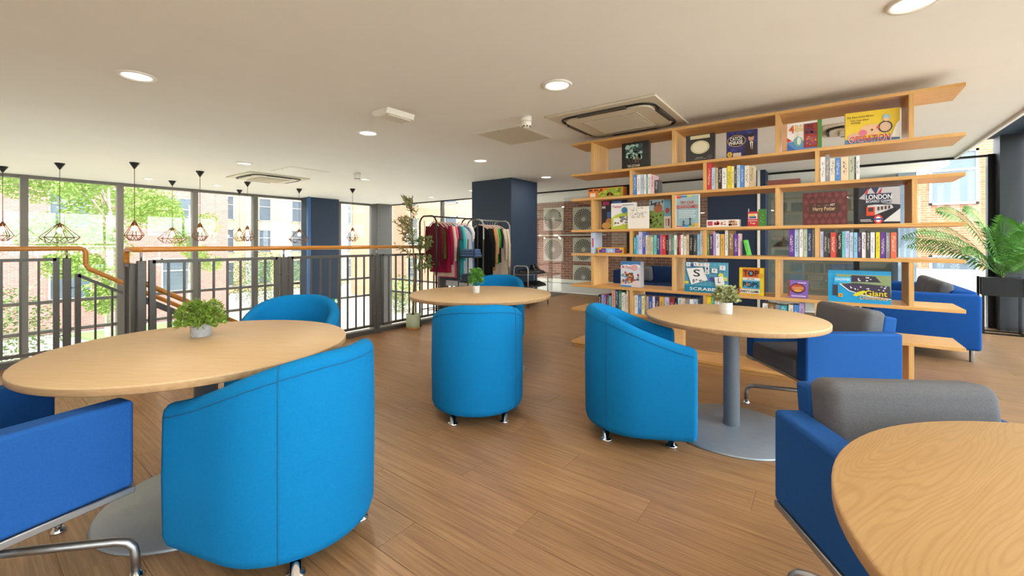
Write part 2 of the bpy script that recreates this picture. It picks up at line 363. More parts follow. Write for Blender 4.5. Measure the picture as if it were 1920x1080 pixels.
wa = [(y, z, 1.5, 1.9) for z in (-1.6, 1.9, 5.2) for y in (-19, -14.5, -10, -5.5, -1.2, 3.0, 7.3)]
building('long pink brick block in shade behind the birch trees', -42, -34, -30, 10.6, 12, BR_A, wa, 'x')
wb = []
for y in (14.2, 17.3, 20.3, 26.3, 29.5, 33): wb += [(y, z, 1.1, 2.1) for z in (-2.6, .3, 3.2, 6.1)]
bb = building('sunlit cream brick block with tall window strips across the court', -54, 12.5, -42, 45, 14, BR_B, wb, 'x')
for y in (13.0, 16.2, 19.2, 25.2, 28.4, 31.9): MB().box(11.98, y-12.5, .4, 12.08, y-12.5+1.05, 13.6).build('white_strip', M_PANEL, bb)
for k in range(34): MB().box(11.98, 22.3-12.5, 1+k*.36, 12.12, 24.2-12.5, 1.2+k*.36).build('louvre_slat', M_GALV, bb)
wc = [(x, z, 1.2, 2.0) for x in (-29.5, -25.5, -21.5, -17, -13) for z in (-1.9, 1.0, 3.9)]
building('pale orange brick block beyond the rear corner glazing', -33, 21, -9, 30, 12, BR_C, wc, 'y')
wd = [(x, z, 1.1, 1.7) for x in (2.6, 5.6, 9.0, 12.5) for z in (-.9, 2.4)]
bd = building('sunlit orange brick house seen behind the palm', 1.6, 19, 16, 26, 9.5, brick_mat('brick_house', '9a6a4c', '8c5c40', 'a8927e'), wd, 'y')
for x in (2.2, 4.9, 6.9): MB().tube([(x-1.6, -.1, .1), (x-1.6, -.1, 9.4)], .07, 8).build('downpipe', M_PANEL, bd)
tag(MB().box(-1.5, 14.5, GND, 9, 14.7, .55).build('garden_wall', mat('pale_rendered_wall', 'a89c90', .9, var=.12, scale=1.5, col2='8f8276')), 'low pale rendered wall outside the palm window', 'wall')
# covered walkway behind the glass partition: soffit, brick wall with framed prints
tag(MB().prism([(-8.2, YB+.12), (1.05, YB+.12), (1.55, 9.6), (1.25, 12.2), (-8.2, 12.2)], ZC-.01, ZC+.2).build('soffit', M_CEIL), kind='structure')
tag(MB().box(-8.2, YB+.12, -.25, 1.6, 12.2, -.02).build('floor_walkway', mat('ground_floor_tile', 'e2ded4', .5)), kind='structure')
BR_I = brick_mat('brick_red_indoor', '9a6552', '83513f', 'b9a697', plane='xz')
tag(MB().box(-8.2, 11.2, 0, -1.6, 11.4, ZC).build('wall_brick', BR_I), kind='structure')
tag(MB().box(-1.6, 11.2, 0, 1.0, 11.4, ZC).build('wall_grey', mat('grey_green_wall', '8f938a', .7, var=.06, scale=2)), kind='structure')
tag(MB().box(1.0, 10.2, GND, 1.24, 11.4, ZC).build('wall_end', mat('blue_grey_panel', '8fa0b2', .6)), kind='structure')
M_FRAME = mat('pale_frame', 'cfc8ba', .6); M_INK = mat('print_ink', '4c463f', .8)
def mandala(x, z, s, label):
    b = thing('framed_print', label, 'picture', (x, 11.17, z), 0, 'square framed mandala prints on the brick wall')
    MB().box(-s/2, 0, -s/2, s/2, .03, s/2).build('mount', M_FRAME, b)
    m = MB(); n = 28
    for ring, (r0, r1) in enumerate(((.09, .16), (.15, .23), (.21, .30), (.28, .38), (.36, .45))):
        for k in range(n):
            a = 2*PI*(k+ring*.5)/n; da = 2*PI/n*.44
            m.add([(s*r0*math.cos(a), -.004, s*r0*math.sin(a)), (s*(r0+r1)/2*math.cos(a+da), -.004, s*(r0+r1)/2*math.sin(a+da)), (s*r1*math.cos(a), -.004, s*r1*math.sin(a)), (s*(r0+r1)/2*math.cos(a-da), -.004, s*(r0+r1)/2*math.sin(a-da))], [(0, 1, 2, 3)])
    tag(m.build('printed_pattern', M_INK, b), kind='stuff')
for u, nm in ((1037, 'left'), (1094, 'right')):
    for v, row in ((411, 'upper'), (468, 'middle'), (520, 'lower')):
        if row == 'lower' and nm == 'left': continue
        q = on_y(u, v, 11.17); mandala(q.x, q.z, .70, 'square dark mandala print, %s row, %s column beside the navy pillar' % (row, nm))
q = on_y(1060, 441, 11.0); sh = thing('wall_shelf', 'narrow pale shelf with fairy lights between the framed prints', 'shelf', (q.x, 11.1, q.z))
MB().box(-1.3, -.1, -.02, 1.2, .1, .02).build('board', M_FRAME, sh)
for dx in (-.9, -.35, -.28): MB().lathe([(.001, -.02), (.022, 0), (.001, .02)], 8, (dx, -.12, 0)).build('fairy_light', M_BULB, sh)
sk = MB().box(-8.0, 11.12, 0, -1.6, 11.2, .10).build('baseboard_rear', M_WHITE); tag(sk, kind='structure')
def bell_pendant(u, v, Y, label):
    q = on_y(u, v, Y); b = thing('bell_pendant', label, 'pendant lamp', (q.x, Y, q.z), 0, 'grey bell pendants behind the partition')
    MB().lathe([(.20, 0), (.19, .03), (.10, .10), (.03, .14), (.015, .2)], 20).build('lamp_shade', M_DKMET, b)
    MB().tube([(0, 0, .2), (0, 0, ZC-q.z)], .004, 6).build('cord', M_BLACK, b)
bell_pendant(1470, 463, 10.4, 'grey bell pendant behind the partition glass between two bookcase uprights')
# ---- trees and shrubs outside
def leaf_cloud(blobs, n, size, seed, flat=.5):
    R = random.Random(seed); vs = []; fs = []
    for (cx, cy, cz, rx, ry, rz, share) in blobs:
        for _ in range(int(n*share)):
            while True:
                x, y, z = R.uniform(-1, 1), R.uniform(-1, 1), R.uniform(-1, 1); d = x*x+y*y+z*z
                if .12 < d < 1: break
            c = Vector((cx+x*rx, cy+y*ry, cz+z*rz)); a = Vector((R.gauss(0, 1), R.gauss(0, 1), R.gauss(0, 1)*flat)).normalized(); b = a.orthogonal().normalized()
            s = size*R.uniform(.6, 1.3); k = len(vs)
            vs += [c-a*s, c+b*s*.5, c+a*s, c-b*s*.5]; fs.append((k, k+1, k+2, k+3))
    m = MB(); m.add(vs, fs); return m
M_BIRCH = mat('birch_leaves', '94ab52', .6, var=.2, scale=1.5, col2='6f8c38')
M_SHRUB = mat('shrub_leaves', '71904a', .7, var=.25, scale=2)
M_BIRCHB = mat('birch_bark', 'd8cbb8', .8, var=.3, scale=5)
def tree(x, y, h, spread, n, label, seed, m=M_BIRCH):
    t = thing('birch_tree', label, 'tree', (x, y, GND), 0, 'birch trees in the courtyard'); R = random.Random(seed)
    MB().tube([(0, 0, 0), (.05, .03, h*.4), (-.05, .05, h*.75), (0, 0, h*.98)], [.13, .10, .06, .02], 8).build('trunk', M_BIRCHB, t)
    bl = []
    for k in range(11):
        a = R.uniform(0, 2*PI); zz = h*R.uniform(.42, 1.0); d = spread*R.uniform(.2, .75); r = spread*R.uniform(.3, .5)
        bl.append((d*math.cos(a), d*math.sin(a), zz, r, r, r*.7, 1/11))
    tag(leaf_cloud(bl, int(n*1.5), .060, seed).build('crown', m, t), kind='stuff')
    br = MB()
    for b_ in bl: br.tube([(0, 0, b_[2]-.9), (b_[0]*.5, b_[1]*.5, b_[2]-.3), (b_[0], b_[1], b_[2])], [.035, .02, .008], 5)
    br.build('branches', M_BIRCHB, t)
tree(-20.5, 1.5, 8.5, 2.3, 6500, 'tall leafy birch filling the second window bay from the left', 11)
tree(-21.5, 4.0, 9, 2.5, 7500, 'tall leafy birch filling the window bay behind the stair handrail', 12)
tree(-19.5, -1.0, 7.5, 1.7, 3400, 'leafy birch at the far left edge of the glazing', 13)
tree(-17.6, 3.0, 6.4, 1.5, 4200, 'smaller birch standing closest to the glazing', 15)
tree(-23, 6.6, 6.2, 1.3, 1800, 'slim birch with its leaf tips before the shaded brick wall', 14)
def shrub(x, y, rx, ry, h, n, label, seed):
    s_ = leaf_cloud([(0, 0, h*.5, rx, ry, h*.55, .6), (rx*.4, -ry*.3, h*.6, rx*.6, ry*.6, h*.5, .2), (-rx*.4, ry*.3, h*.55, rx*.6, ry*.6, h*.5, .2)], int(n*1.6), .065, seed).build('shrub', M_SHRUB, None, (x, y, GND))
    tag(s_, label, 'shrub', 'shrubs planted in the courtyard')
shrub(-21.5, .4, 1.5, 2.2, 3.0, 2500, 'dense green shrub low behind the left-hand balusters', 21)
shrub(-24.0, -2.5, 1.6, 2.4, 3.0, 1800, 'green shrub at the lower far left of the glazing', 22)
shrub(-31.5, 13.5, 1.6, 2.6, 3.6, 2600, 'bright green shrub in front of the cream brick block', 23)
shrub(-33.5, 18.3, 1.6, 2.4, 3.9, 2400, 'bright green shrub left of the navy window pillar', 24)
shrub(-22.0, 17.6, 1.2, 1.4, 2.2, 1400, 'small green shrub seen right of the navy window pillar', 25)
shrub(-15.0, 16.0, 1.3, 1.3, 2.6, 1400, 'small green shrub behind the potted indoor tree', 26)
for (x, y, lb) in ((-20.3, 2.9, 'grey litter bin on the pale paving outside'),):
    b = thing('litter_bin', lb, 'bin', (x, y, GND)); MB().lathe([(.24, 0), (.26, .05), (.26, .85), (.22, .9)], 16).build('body', M_GALV, b); MB().lathe([(.27, .9), (.27, .98), (.05, 1.02)], 16).build('lid', M_DKMET, b)
# ================================================================ ceiling fittings
def downlight(x, y, label, r=.105):
    if label: d = thing('downlight', label, 'ceiling light', (x, y, ZC), 0, 'recessed downlights in the ceiling')
    else: d = link('downlight', None, ce, (x, y, ZC))
    MB().lathe([(r*.82, -.002), (r*.9, -.012), (r*1.08, -.012), (r*1.12, 0)], 32, cap=False).build('trim_ring', M_WHITE, d)
    MB().lathe([(.001, -.004), (r*.84, -.004), (r*.84, -.001), (.001, -.001)], 32, cap=False).build('diffuser', M_LAMP, d)
    l = bpy.data.lights.new('downlight_lamp', 'AREA'); l.shape = 'DISK'; l.size = r*1.5; l.energy = LAMP_W; l.color = (1, .88, .74)
    lo = bpy.data.objects.new('lamp', l); C.objects.link(lo); lo.parent = d; lo.location = (0, 0, -.02)
DL = [(257, 142, 'large bright downlight above the left table'), (1045, 159, 'downlight beside the near air conditioning cassette'), (690, 249, 'downlight just below the white emergency light'),
      (901, 301, 'downlight above the navy pillar, left of the square access panel'), (458, 306, 'downlight next to the far air conditioning cassette'), (1024, 332, 'small downlight right of the navy pillar top'),
      (1715, 3, 'downlight cut by the top edge above the bookcase'), (685, 336, 'downlight just behind the far smoke detector'), (278, 335, 'flat downlight between two pendants by the left glazing'),
      (408, 347, 'flat downlight left of the paired pendants'), (885, 357, 'small downlight against the left edge of the navy pillar'), (808, 369, 'small downlight above the potted indoor tree')]
for u, v, lb in DL: q = on_z(u, v, ZC); downlight(q.x, q.y, lb, .085 if v > 334 else .105)
for x, y in ((-4.2, -1.2), (-1.75, .9), (-1.75, -1.2), (.4, 1.0), (.4, -1.2), (-1.8, 6.9), (.4, 6.9), (-4.2, -3.2), (-1.75, -3.2)):
    downlight(x, y, None)
def cassette(x0, y0, x1, y1, label):
    c = thing('air_conditioner', label, 'air conditioner', ((x0+x1)/2, (y0+y1)/2, ZC)); w, d = (x1-x0)/2, (y1-y0)/2
    MB().rbox(-w, -d, -.02, w, d, -.001, r=.006, seg=2).build('panel', M_CREAM, c)
    def rr(w_, d_, r_, n=6):
        P = []
        for (sx, sy, a0) in ((1, 1, 0), (-1, 1, PI/2), (-1, -1, PI), (1, -1, 1.5*PI)):
            for k in range(n+1): a = a0+PI/2*k/n; P.append((sx*(w_-r_)+r_*math.cos(a), sy*(d_-r_)+r_*math.sin(a)))
        return P
    MB().tube([(p_[0], p_[1], -.024) for p_ in rr(w*.86, d*.80, .13)], .012, 6, closed=True).build('outlet_rim', M_BLACK, c)
    MB().prism(rr(w*.80, d*.74, .11), -.042, -.02).build('face', M_CREAM, c)
    for (a, b, e, f) in ((-w*.45, d*.76, w*.45, d*.84), (-w*.45, -d*.84, w*.45, -d*.76), (w*.81, -d*.4, w*.88, d*.4), (-w*.88, -d*.4, -w*.81, d*.4)):
        MB().box(a, b, -.045, e, f, -.03).build('louvre', M_DKMET, c)
    g = MB().box(-w*.52, -d*.50, -.05, w*.52, d*.50, -.042).build('grille', mat('grille_beige', 'bfb39c', .6), c)
    for k in range(22): MB().box(-w*.5, -d*.48+k*d*.0445, -.054, w*.5, -d*.48+k*d*.0445+.008, -.05).build('grille_slat', M_CREAM, g)
cassette(-2.24, 3.56, -1.16, 4.62, 'cream ceiling air conditioner with dark outlets above the bookcase end')
cassette(-.05, 5.6, .55, 6.2, 'air conditioner glimpsed over the top shelf beside the yellow game box')
cassette(-9.15, 3.2, -8.1, 4.28, 'far ceiling air conditioner over the void near the pendants')
def access(x0, y0, x1, y1, label, m):
    a = thing('access_panel', label, 'ceiling panel', ((x0+x1)/2, (y0+y1)/2, ZC)); w, d = (x1-x0)/2, (y1-y0)/2
    MB().box(-w, -d, -.006, w, d, -.0005).build('frame', M_WHITE, a); MB().box(-w+.025, -d+.025, -.010, w-.025, d-.025, -.006).build('hatch', m, a)
    MB().lathe([(.012, -.014), (.012, -.010)], 12, (0, -d+.05, 0)).build('lock', M_STEEL, a)
access(-3.25, 3.64, -2.62, 4.33, 'square beige access panel beside the smoke detector', M_CREAM)
access(-7.75, 3.38, -7.05, 4.08, 'square white access panel beside the far air conditioner', M_WHITE)
def detector(x, y, label):
    d = thing('smoke_detector', label, 'smoke detector', (x, y, ZC), 0, 'ceiling smoke detectors')
    MB().lathe([(.055, -.001), (.055, -.045), (.050, -.05)], 24).build('base', M_WHITE, d)
    h = MB().lathe([(.048, -.05), (.052, -.058), (.050, -.085), (.030, -.11), (.012, -.115)], 24).build('head', M_WHITE, d)
    for k in range(8): a = 2*PI*k/8; MB().box(-.006, .036, -.105, .006, .044, -.092).build('vent_slot', M_BLACK, h).rotation_euler = (0, 0, a)
q = on_z(987, 219, ZC); detector(q.x, q.y, 'white smoke detector at the corner of the beige access panel')
q = on_z(670, 325, ZC); detector(q.x, q.y, 'far white smoke detector over the void')
q = on_z(738, 212, ZC); e = thing('emergency_light', 'white wedge-shaped emergency light box on the ceiling', 'emergency light', (q.x, q.y, ZC))
MB().prism([(-.10, -.001), (-.12, -.03), (-.06, -.06), (.10, -.05), (.12, -.001)], -.16, .16, axis='y').build('housing', M_WHITE, e)
MB().box(-.05, -.13, -.064, .09, .13, -.052).build('diffuser', M_CREAM, e)
# ---- pendants over the void
def pendant(u, v, kind, label):
    q = on_z(u, v, ZC); wide = kind == 'w'
    p_ = thing('pendant_lamp', label, 'pendant lamp', (q.x, q.y, ZC), random.uniform(0, 1), 'wire cage pendants over the stair void')
    MB().lathe([(.062, -.001), (.062, -.008), (.008, -.10), (.004, -.10)], 20).build('canopy', M_BLACK, p_)
    top = -.93 if wide else -.90
    MB().tube([(0, 0, -.1), (0, 0, top)], .0045, 6).build('cord', mat('brown_cord', '6b4a3c', .7), p_)
    MB().lathe([(.004, top+.005), (.035, top-.045), (.032, top-.05), (.026, top-.05), (.026, top-.085)], 16).build('socket', M_COPPER, p_)
    MB().lathe([(.012, top-.085), (.022, top-.10), (.034, top-.13), (.030, top-.155), (.012, top-.17), (.001, top-.172)], 16).build('bulb', M_BULB, p_)
    l = bpy.data.lights.new('pendant_bulb', 'POINT'); l.energy = BULB_W; l.color = (1, .78, .5); l.shadow_soft_size = .035
    lo = bpy.data.objects.new('lamp', l); C.objects.link(lo); lo.parent = p_; lo.location = (0, 0, top-.13)
    r1, r2, h1, h2 = (.235, .15, .235, .325) if wide else (.125, .06, .235, .315); n = 6; cg = MB()
    A = [Vector((r1*math.cos(2*PI*k/n), r1*math.sin(2*PI*k/n), top-h1)) for k in range(n)]
    B = [Vector((r2*math.cos(2*PI*(k+.5)/n), r2*math.sin(2*PI*(k+.5)/n), top-h2)) for k in range(n)]
    for k in range(n):
        cg.tube([(A[k].x*.12, A[k].y*.12, top-.03), A[k]], .0052, 5); cg.tube([A[k], A[(k+1) % n]], .0052, 5)
        cg.tube([A[k], B[k]], .0052, 5); cg.tube([A[(k+1) % n], B[k]], .0052, 5); cg.tube([B[k], B[(k+1) % n]], .0052, 5)
    cg.build('wire_cage', M_COPPER, p_)
for a in ((5, 312, 'n', 'wire pendant cut by the left picture edge'), (112, 306, 'w', 'wide wire pendant above the left handrail end'), (252, 305, 'n', 'narrow wire pendant above the right handrail end'),
          (323, 339, 'w', 'wide wire pendant before the pink brick wall'), (375, 321, 'n', 'narrow wire pendant in front of the fourth mullion'), (449, 356, 'n', 'left and farther of the two close-set wire pendants'),
          (464, 341, 'n', 'right and nearer of the two close-set wire pendants'), (561, 354, 'w', 'wide wire pendant against the navy window pillar edge'), (661, 354, 'n', 'narrow wire pendant right of the navy window pillar')): pendant(*a)
# ---- exit sign on the window pillar
e = thing('exit_sign', 'green fire exit sign with running figure and down arrow on navy pillar', 'exit sign', (-11.36, 6.62, -.49))
MB().box(-.02, -.23, -.085, .0, .23, .085).build('plate', mat('exit_green', '2f8f57', .5), e)
ML = mat('sign_white', 'f2f4ef', .5)
MB().prism([(.10, .06), (.16, .06), (.16, .0), (.20, .0), (.13, -.07), (.06, .0), (.10, .0)], .0, .004, axis='x').build('down_arrow', ML, e)
MB().prism([(-.04, -.07), (.03, -.07), (.03, .07), (-.04, .07)], .0, .004, axis='x').build('door_symbol', ML, e)
MB().prism([(-.10, .02), (-.07, .04), (-.05, .01), (-.07, -.02), (-.05, -.07), (-.08, -.07), (-.10, -.03), (-.14, -.07), (-.16, -.05), (-.12, -.01)], .0, .004, axis='x').build('running_figure', ML, e)
# ================================================================ balustrades
def panel(par, p0, p1, top0, top1, bot0, bot1, n, w=.03):
    """flat-bar frame with n upright balusters; tops and bottoms may slope"""
    p0 = Vector((*p0, 0)); p1 = Vector((*p1, 0)); up = Vector((0, 0, 1))
    f = MB().bar(p0+up*top0, p1+up*top1, .045, w).bar(p0+up*bot0, p1+up*bot1, .045, w).bar(p0+up*(bot0-w/2), p0+up*(top0+w/2), .045, .045).bar(p1+up*(bot1-w/2), p1+up*(top1+w/2), .045, .045).build('panel_frame', M_DKMET, par)
    for k in range(1, n+1):
        t = k/(n+1); q_ = p0.lerp(p1, t); MB().bar(q_+up*(bot0+(bot1-bot0)*t), q_+up*(top0+(top1-top0)*t), .018).build('baluster', M_DKMET, par)
def post(par, x, y, base=0, top=1.04, rail=1.12):
    o = MB().rbox(x-.03, y-.03, base, x+.03, y+.03, top, r=.005, seg=2).build('post', M_DKMET, par)
    MB().lathe([(.075, base), (.075, base+.012), (.03, base+.02)], 20, (x, y, 0)).build('flange', M_DKMET, o)
    MB().tube([(x, y, top), (x, y, rail)], .009, 8).build('bracket', M_STEEL, o)
    return o
def link_pins(par, a, b, z): MB().tube([(*a, z), (*b, z)], .006, 6).build('pin', M_STEEL, par)
RZ = 1.14
b = thing('balustrade', 'long grey balustrade with wooden handrail running to the navy pillar', 'balustrade')
MB().tube([(XE, 6.44, RZ), (XE, 1.06, RZ), (XE-.015, 1.02, RZ), (XE-.05, 1.0, RZ), (-5.10, 1.0, RZ), (-5.135, 1.0, RZ-.015), (-5.15, 1.0, RZ-.05), (-5.15, 1.0, .93), (-5.15, 1.03, .88), (-5.15, 4.5, .88-.627*3.47)], .0235, 12).build('handrail', M_RAIL, b)
py = [1.04, 2.26, 3.47, 4.69, 5.90]
for y in py: post(b, XE, y)
for a, c in zip(py, py[1:]+[6.5]):
    if c-a > .8:
        panel(b, (XE, a+.075), (XE, c-.075), 1.03, 1.03, .1, .1, 8)
        for z in (.25, .85):
            link_pins(b, (XE, a+.03), (XE, a+.06), z); link_pins(b, (XE, c-.06), (XE, c-.03), z)
panel(b, (XE, 5.98), (XE, 6.46), 1.03, 1.03, .1, .1, 3)
panel(b, (-5.12, 1.0), (XE-.06, 1.0), 1.0, 1.0, .08, .08, 3)
b = thing('balustrade', 'near-left balustrade whose wooden handrail cranks down the stair', 'balustrade')
MB().tube([(-6.3, YF, RZ), (-6.3, .85, RZ), (-6.3, .885, RZ-.012), (-6.3, .90, RZ-.05), (-6.3, .90, .97), (-6.3, .925, .92), (-6.3, 4.6, .92-.627*3.675)], .0235, 12).build('handrail', M_RAIL, b)
for y in (.76, -.46, -1.68, -2.9, -4.1): post(b, -6.3, y)
for a, c in ((-.46, .76), (-1.68, -.46), (-2.9, -1.68), (-4.1, -2.9)): panel(b, (-6.3, a+.075), (-6.3, c-.075), 1.03, 1.03, .1, .1, 8)
for z in (.25, .88): link_pins(b, (-6.3, .70), (-6.3, .73), z); link_pins(b, (-6.3, .79), (-6.3, .83), z-.15)
S = -.627
for x, y0 in ((-6.3, .84), (-5.15, 1.06)):
    zt = .86 if x < -6 else .72
    for (a, c, n) in ((y0, y0+.40, 2), (y0+.52, y0+1.6, 8), (y0+1.72, y0+2.8, 8)):
        t0 = zt+S*(a-y0); t1 = zt+S*(c-y0); panel(b, (x, a), (x, c), t0, t1, t0-.72, t1-.72, n)
    for c in (y0+.46, y0+1.66, y0+2.86):
        t = zt+S*(c-y0); MB().rbox(x-.03, c-.03, t-1.02, x+.03, c+.03, t+.02, r=.005, seg=1).build('post', M_DKMET, b)
st = thing('staircase', 'stair flight going down behind the left table', 'stairs')
M_TREAD = mat('stair_tread', '8b8780', .7)
for k in range(18):
    z = -.178*(k+1); y = .92+k*.284; MB().box(-6.25, y, z-.06, -5.2, y+.30, z).build('tread', M_TREAD, st); MB().box(-6.25, y+.27, z-.178, -5.2, y+.29, z-.06).build('riser', M_DKMET, st)
for x in (-6.27, -5.2): MB().bar((x, .92, -.2), (x, .92+18*.284, -.178*18-.2), .03, .25).build('stringer', M_DKMET, st)
# ================================================================ tables
def table(x, y, h, r, label, m=M_TOP, rz=0, br=.40):
    t = thing('round_table', label, 'table', (x, y, 0), rz, 'round cafe tables')
    MB().lathe([(.001, h), (r-.004, h), (r, h-.004), (r, h-.006)], 96, cap=False).build('tabletop', m, t)
    MB().lathe([(r, h-.006), (r, h-.028), (r-.005, h-.032), (.001, h-.032)], 96, cap=False).build('edge_band', M_EDGE, t)
    MB().lathe([(.048, .03), (.048, h-.05), (.11, h-.045), (.11, h-.033)], 32).build('column', M_GALV, t)
    MB().lathe([(br-.005, 0), (br, .004), (br-.01, .012), (br*.5, .022), (.06, .034)], 64).build('base', M_GALV, t)
    return t
table(-2.374, .747, .72, .62, 'round oak table with fern pot at the left', M_TOP, .5)
table(-2.66, 3.07, .72, .665, 'round oak table before the clothes rails, bright green plant on it', M_TOP, .2, .42)
table(-.50, 3.035, .73, .52, 'round oak table by the bookcase with a pale green plant', M_TOP, -.6, .41)
table(.69, 1.09, .72, .685, 'round oak table with strong grain in the right foreground', M_TOP4, 1.16, .42)
# ---- table plants
def blade_cloud(n, r, h, seed, base_r=.03, width=.006, ln=.05, droop=.5, up=.6, cluster=7):
    R = random.Random(seed); m = MB(); vs = []; fs = []
    for _ in range(n):
        a = R.uniform(0, 2*PI); el = R.uniform(0, 1); d = Vector((math.cos(a)*r*R.uniform(.2, 1)*(1-.35*el), math.sin(a)*r*R.uniform(.2, 1)*(1-.35*el), h*(.15+.85*el)-droop*r*(1-el)*.5))
        for k in range(cluster):
            dr = Vector((d.x, d.y, up*h*.5)).normalized()+Vector((R.gauss(0, .6), R.gauss(0, .6), R.gauss(0, .5))); dr.normalize()
            sd = dr.orthogonal().normalized()*width*R.uniform(.7, 1.2); l = ln*R.uniform(.6, 1.1); i = len(vs)
            vs += [d, d+dr*l*.5+sd, d+dr*l, d+dr*l*.5-sd]; fs.append((i, i+1, i+2, i+3))
    m.add(vs, fs)
    return m
def stems(n, r, h, seed, base=.02):
    R = random.Random(seed); m = MB()
    for _ in range(n):
        a = R.uniform(0, 2*PI); e_ = R.uniform(.3, 1); m.tube([(base*math.cos(a), base*math.sin(a), 0), (r*.4*math.cos(a)*e_, r*.4*math.sin(a)*e_, h*.45), (r*.8*math.cos(a)*e_, r*.8*math.sin(a)*e_, h*(1-.4*e_))], .0013, 4)
    return m
def potted(u, v, z, pr_, ph, pm, label, fm, n, r, h, seed, **kw):
    q = on_z(u, v, z); p_ = thing('potted_plant', label, 'plant', (q.x, q.y, z))
    MB().lathe([(pr_*.93, 0), (pr_*.96, .003), (pr_, ph-.003), (pr_*.99, ph), (pr_*.9, ph), (pr_*.88, ph-.015)], 32).build('pot', pm, p_)
    MB().lathe([(.001, ph-.012), (pr_*.89, ph-.014)], 24, cap=False).build('soil', M_SOIL, p_)
    s_ = stems(26, r, h, seed).build('stems', fm, p_, (0, 0, ph-.012))
    tag(blade_cloud(n, r, h, seed, **kw).build('foliage', fm, p_, (0, 0, ph)), kind='stuff')
    return p_
potted(377, 630, .72, .047, .068, M_CONC, 'ferny green plant in grey concrete pot on the left table', M_LEAF, 190, .115, .10, 31, ln=.038, width=.0045)
potted(893, 549, .72, .033, .068, M_WPOT, 'bright green plant in white pot on the middle table', M_LEAF2, 150, .085, .15, 32, ln=.034, width=.006, droop=.1)
potted(1361, 588, .73, .040, .075, M_WPOT, 'pale green bushy plant in whitewashed pot by the bookcase', M_LEAF3, 210, .085, .10, 33, ln=.026, width=.006, droop=.25)
# ================================================================ tub chairs
def tub_chair():
    t = thing('tub_chair', '', 'chair', group='cyan tub chairs'); R_ = .32; F_ = .27; TH = .075
    path = [(-R_, F_*(1-k/8), -1, 0) for k in range(8)]
    for k in range(25): a = PI+PI*k/24; path.append((R_*math.cos(a), R_*1.0*math.sin(a), math.cos(a), math.sin(a)))
    path += [(R_, F_*(k+1)/8, 1, 0) for k in range(8)]
    def ztop(y): 
        s_ = min(1, max(0, (y+.30)/.57)); s_ = s_*s_*(3-2*s_)*.35+s_*.65; return .795-.19*s_
    prof = lambda zt: [(.030, .072), (.010, .085), (.0, .115), (-.004, zt*.55), (0, zt-.045), (.006, zt-.018), (.022, zt-.003), (.040, zt), (.058, zt-.006), (.070, zt-.022), (TH, zt-.05), (TH, .40), (TH, .10)]
    rows = []
    for (x, y, nx, ny) in path:
        zt = ztop(y); rows.append([(x-nx*d, y-ny*d, z) for d, z in prof(zt)])
    n = len(rows[0]); m = MB(); vs = [p_ for r in rows for p_ in r]
    fs = [(i*n+j, (i+1)*n+j, (i+1)*n+j+1, i*n+j+1) for i in range(len(rows)-1) for j in range(n-1)]
    m.add(vs, fs, True)
    for (row, fwd) in ((rows[0], 1), (rows[-1], 1)):       # rounded arm fronts
        cx = sum(p_[0] for p_ in row)/n; inner = [(cx+(p_[0]-cx)*.72, p_[1]+.022, p_[2]+(.02 if p_[2] < .2 else -.018)) for p_ in row]
        mid = [(cx+(p_[0]-cx)*.93, p_[1]+.014, p_[2]+(.006 if p_[2] < .2 else -.005)) for p_ in row]
        m.add(row+mid+inner, [(j, j+1, n+j+1, n+j) for j in range(n-1)]+[(n+j, n+j+1, 2*n+j+1, 2*n+j) for j in range(n-1)]+[tuple(2*n+j for j in range(n))], True)
    m.build('shell', M_CYAN, t)
    poly = [(-R_+TH+.002, F_+.01)]+[((R_-TH-.002)*math.cos(PI+PI*k/16), (R_-TH-.002)*math.sin(PI+PI*k/16)) for k in range(17)]+[(R_-TH-.002, F_+.01)]
    MB().prism(poly, .075, .34).build('seat_base', M_CYAN, t)
    c = MB(); ri = R_-TH-.004
    for (s_, z) in ((1, .342), (1.0, .40), (.97, .42), (.88, .432), (.5, .438)):
        c.v += [(p_[0]*s_, p_[1]*s_+(.012 if s_ == 1 and p_[1] > .2 else 0), z) for p_ in poly]
    k = len(poly)
    for i in range(4):
        for j in range(k): c.f.append((i*k+j, i*k+(j+1) % k, (i+1)*k+(j+1) % k, (i+1)*k+j)); c.sm.append(True)
    c.f.append(tuple(4*k+j for j in range(k))); c.sm.append(True); c.build('seat_cushion', M_CYAN, t)
    sm = MB().tube([(x+nx*.001, y+ny*.001, ztop(y)-.046) for (x, y, nx, ny) in path], .0022, 5); sm.build('seam', M_SEAM, t)
    for ang in (PI*1.22, PI*1.78):
        x, y = R_*math.cos(ang), R_*math.sin(ang); nx, ny = math.cos(ang), math.sin(ang); zt = ztop(y)
        MB().tube([(x-nx*d, y-ny*d, z) for d, z in prof(zt)[1:9]], .0022, 5).build('seam', M_SEAM, t)
    for (x, y) in ((-.17, -.20), (.17, -.20), (-.20, .175), (.20, .175)):
        MB().lathe([(.034, 0), (.036, .004), (.034, .010), (.019, .014), (.019, .078)], 20, (x, y, 0)).build('foot', M_CHROME, t)
    return t
tub = tub_chair(); first = [True]
def place_tub(x, y, face, label):
    """face: direction the sitter looks"""
    rz = math.atan2(face[1], face[0])-PI/2
    if first[0]: tub.location = (x, y, 0); tub.rotation_euler = (0, 0, rz); tub['label'] = label; first[0] = False; return tub
    return dup(tub, (x, y, 0), rz, label)
place_tub(-1.78, .865, (-.95, -.28), 'large cyan tub chair in the left foreground, back towards the viewer')
place_tub(-3.10, 1.50, (.75, -.66), 'cyan tub chair half hidden behind the left table')
place_tub(-2.006, 2.278, (-.69, .72), 'cyan tub chair in the middle seen squarely from behind')
place_tub(-3.20, 4.00, (.5, -.87), 'cyan tub chair on the far side of the middle table')
place_tub(-.99, 2.66, (.88, .47), 'cyan tub chair seen from its side left of the grey table column')
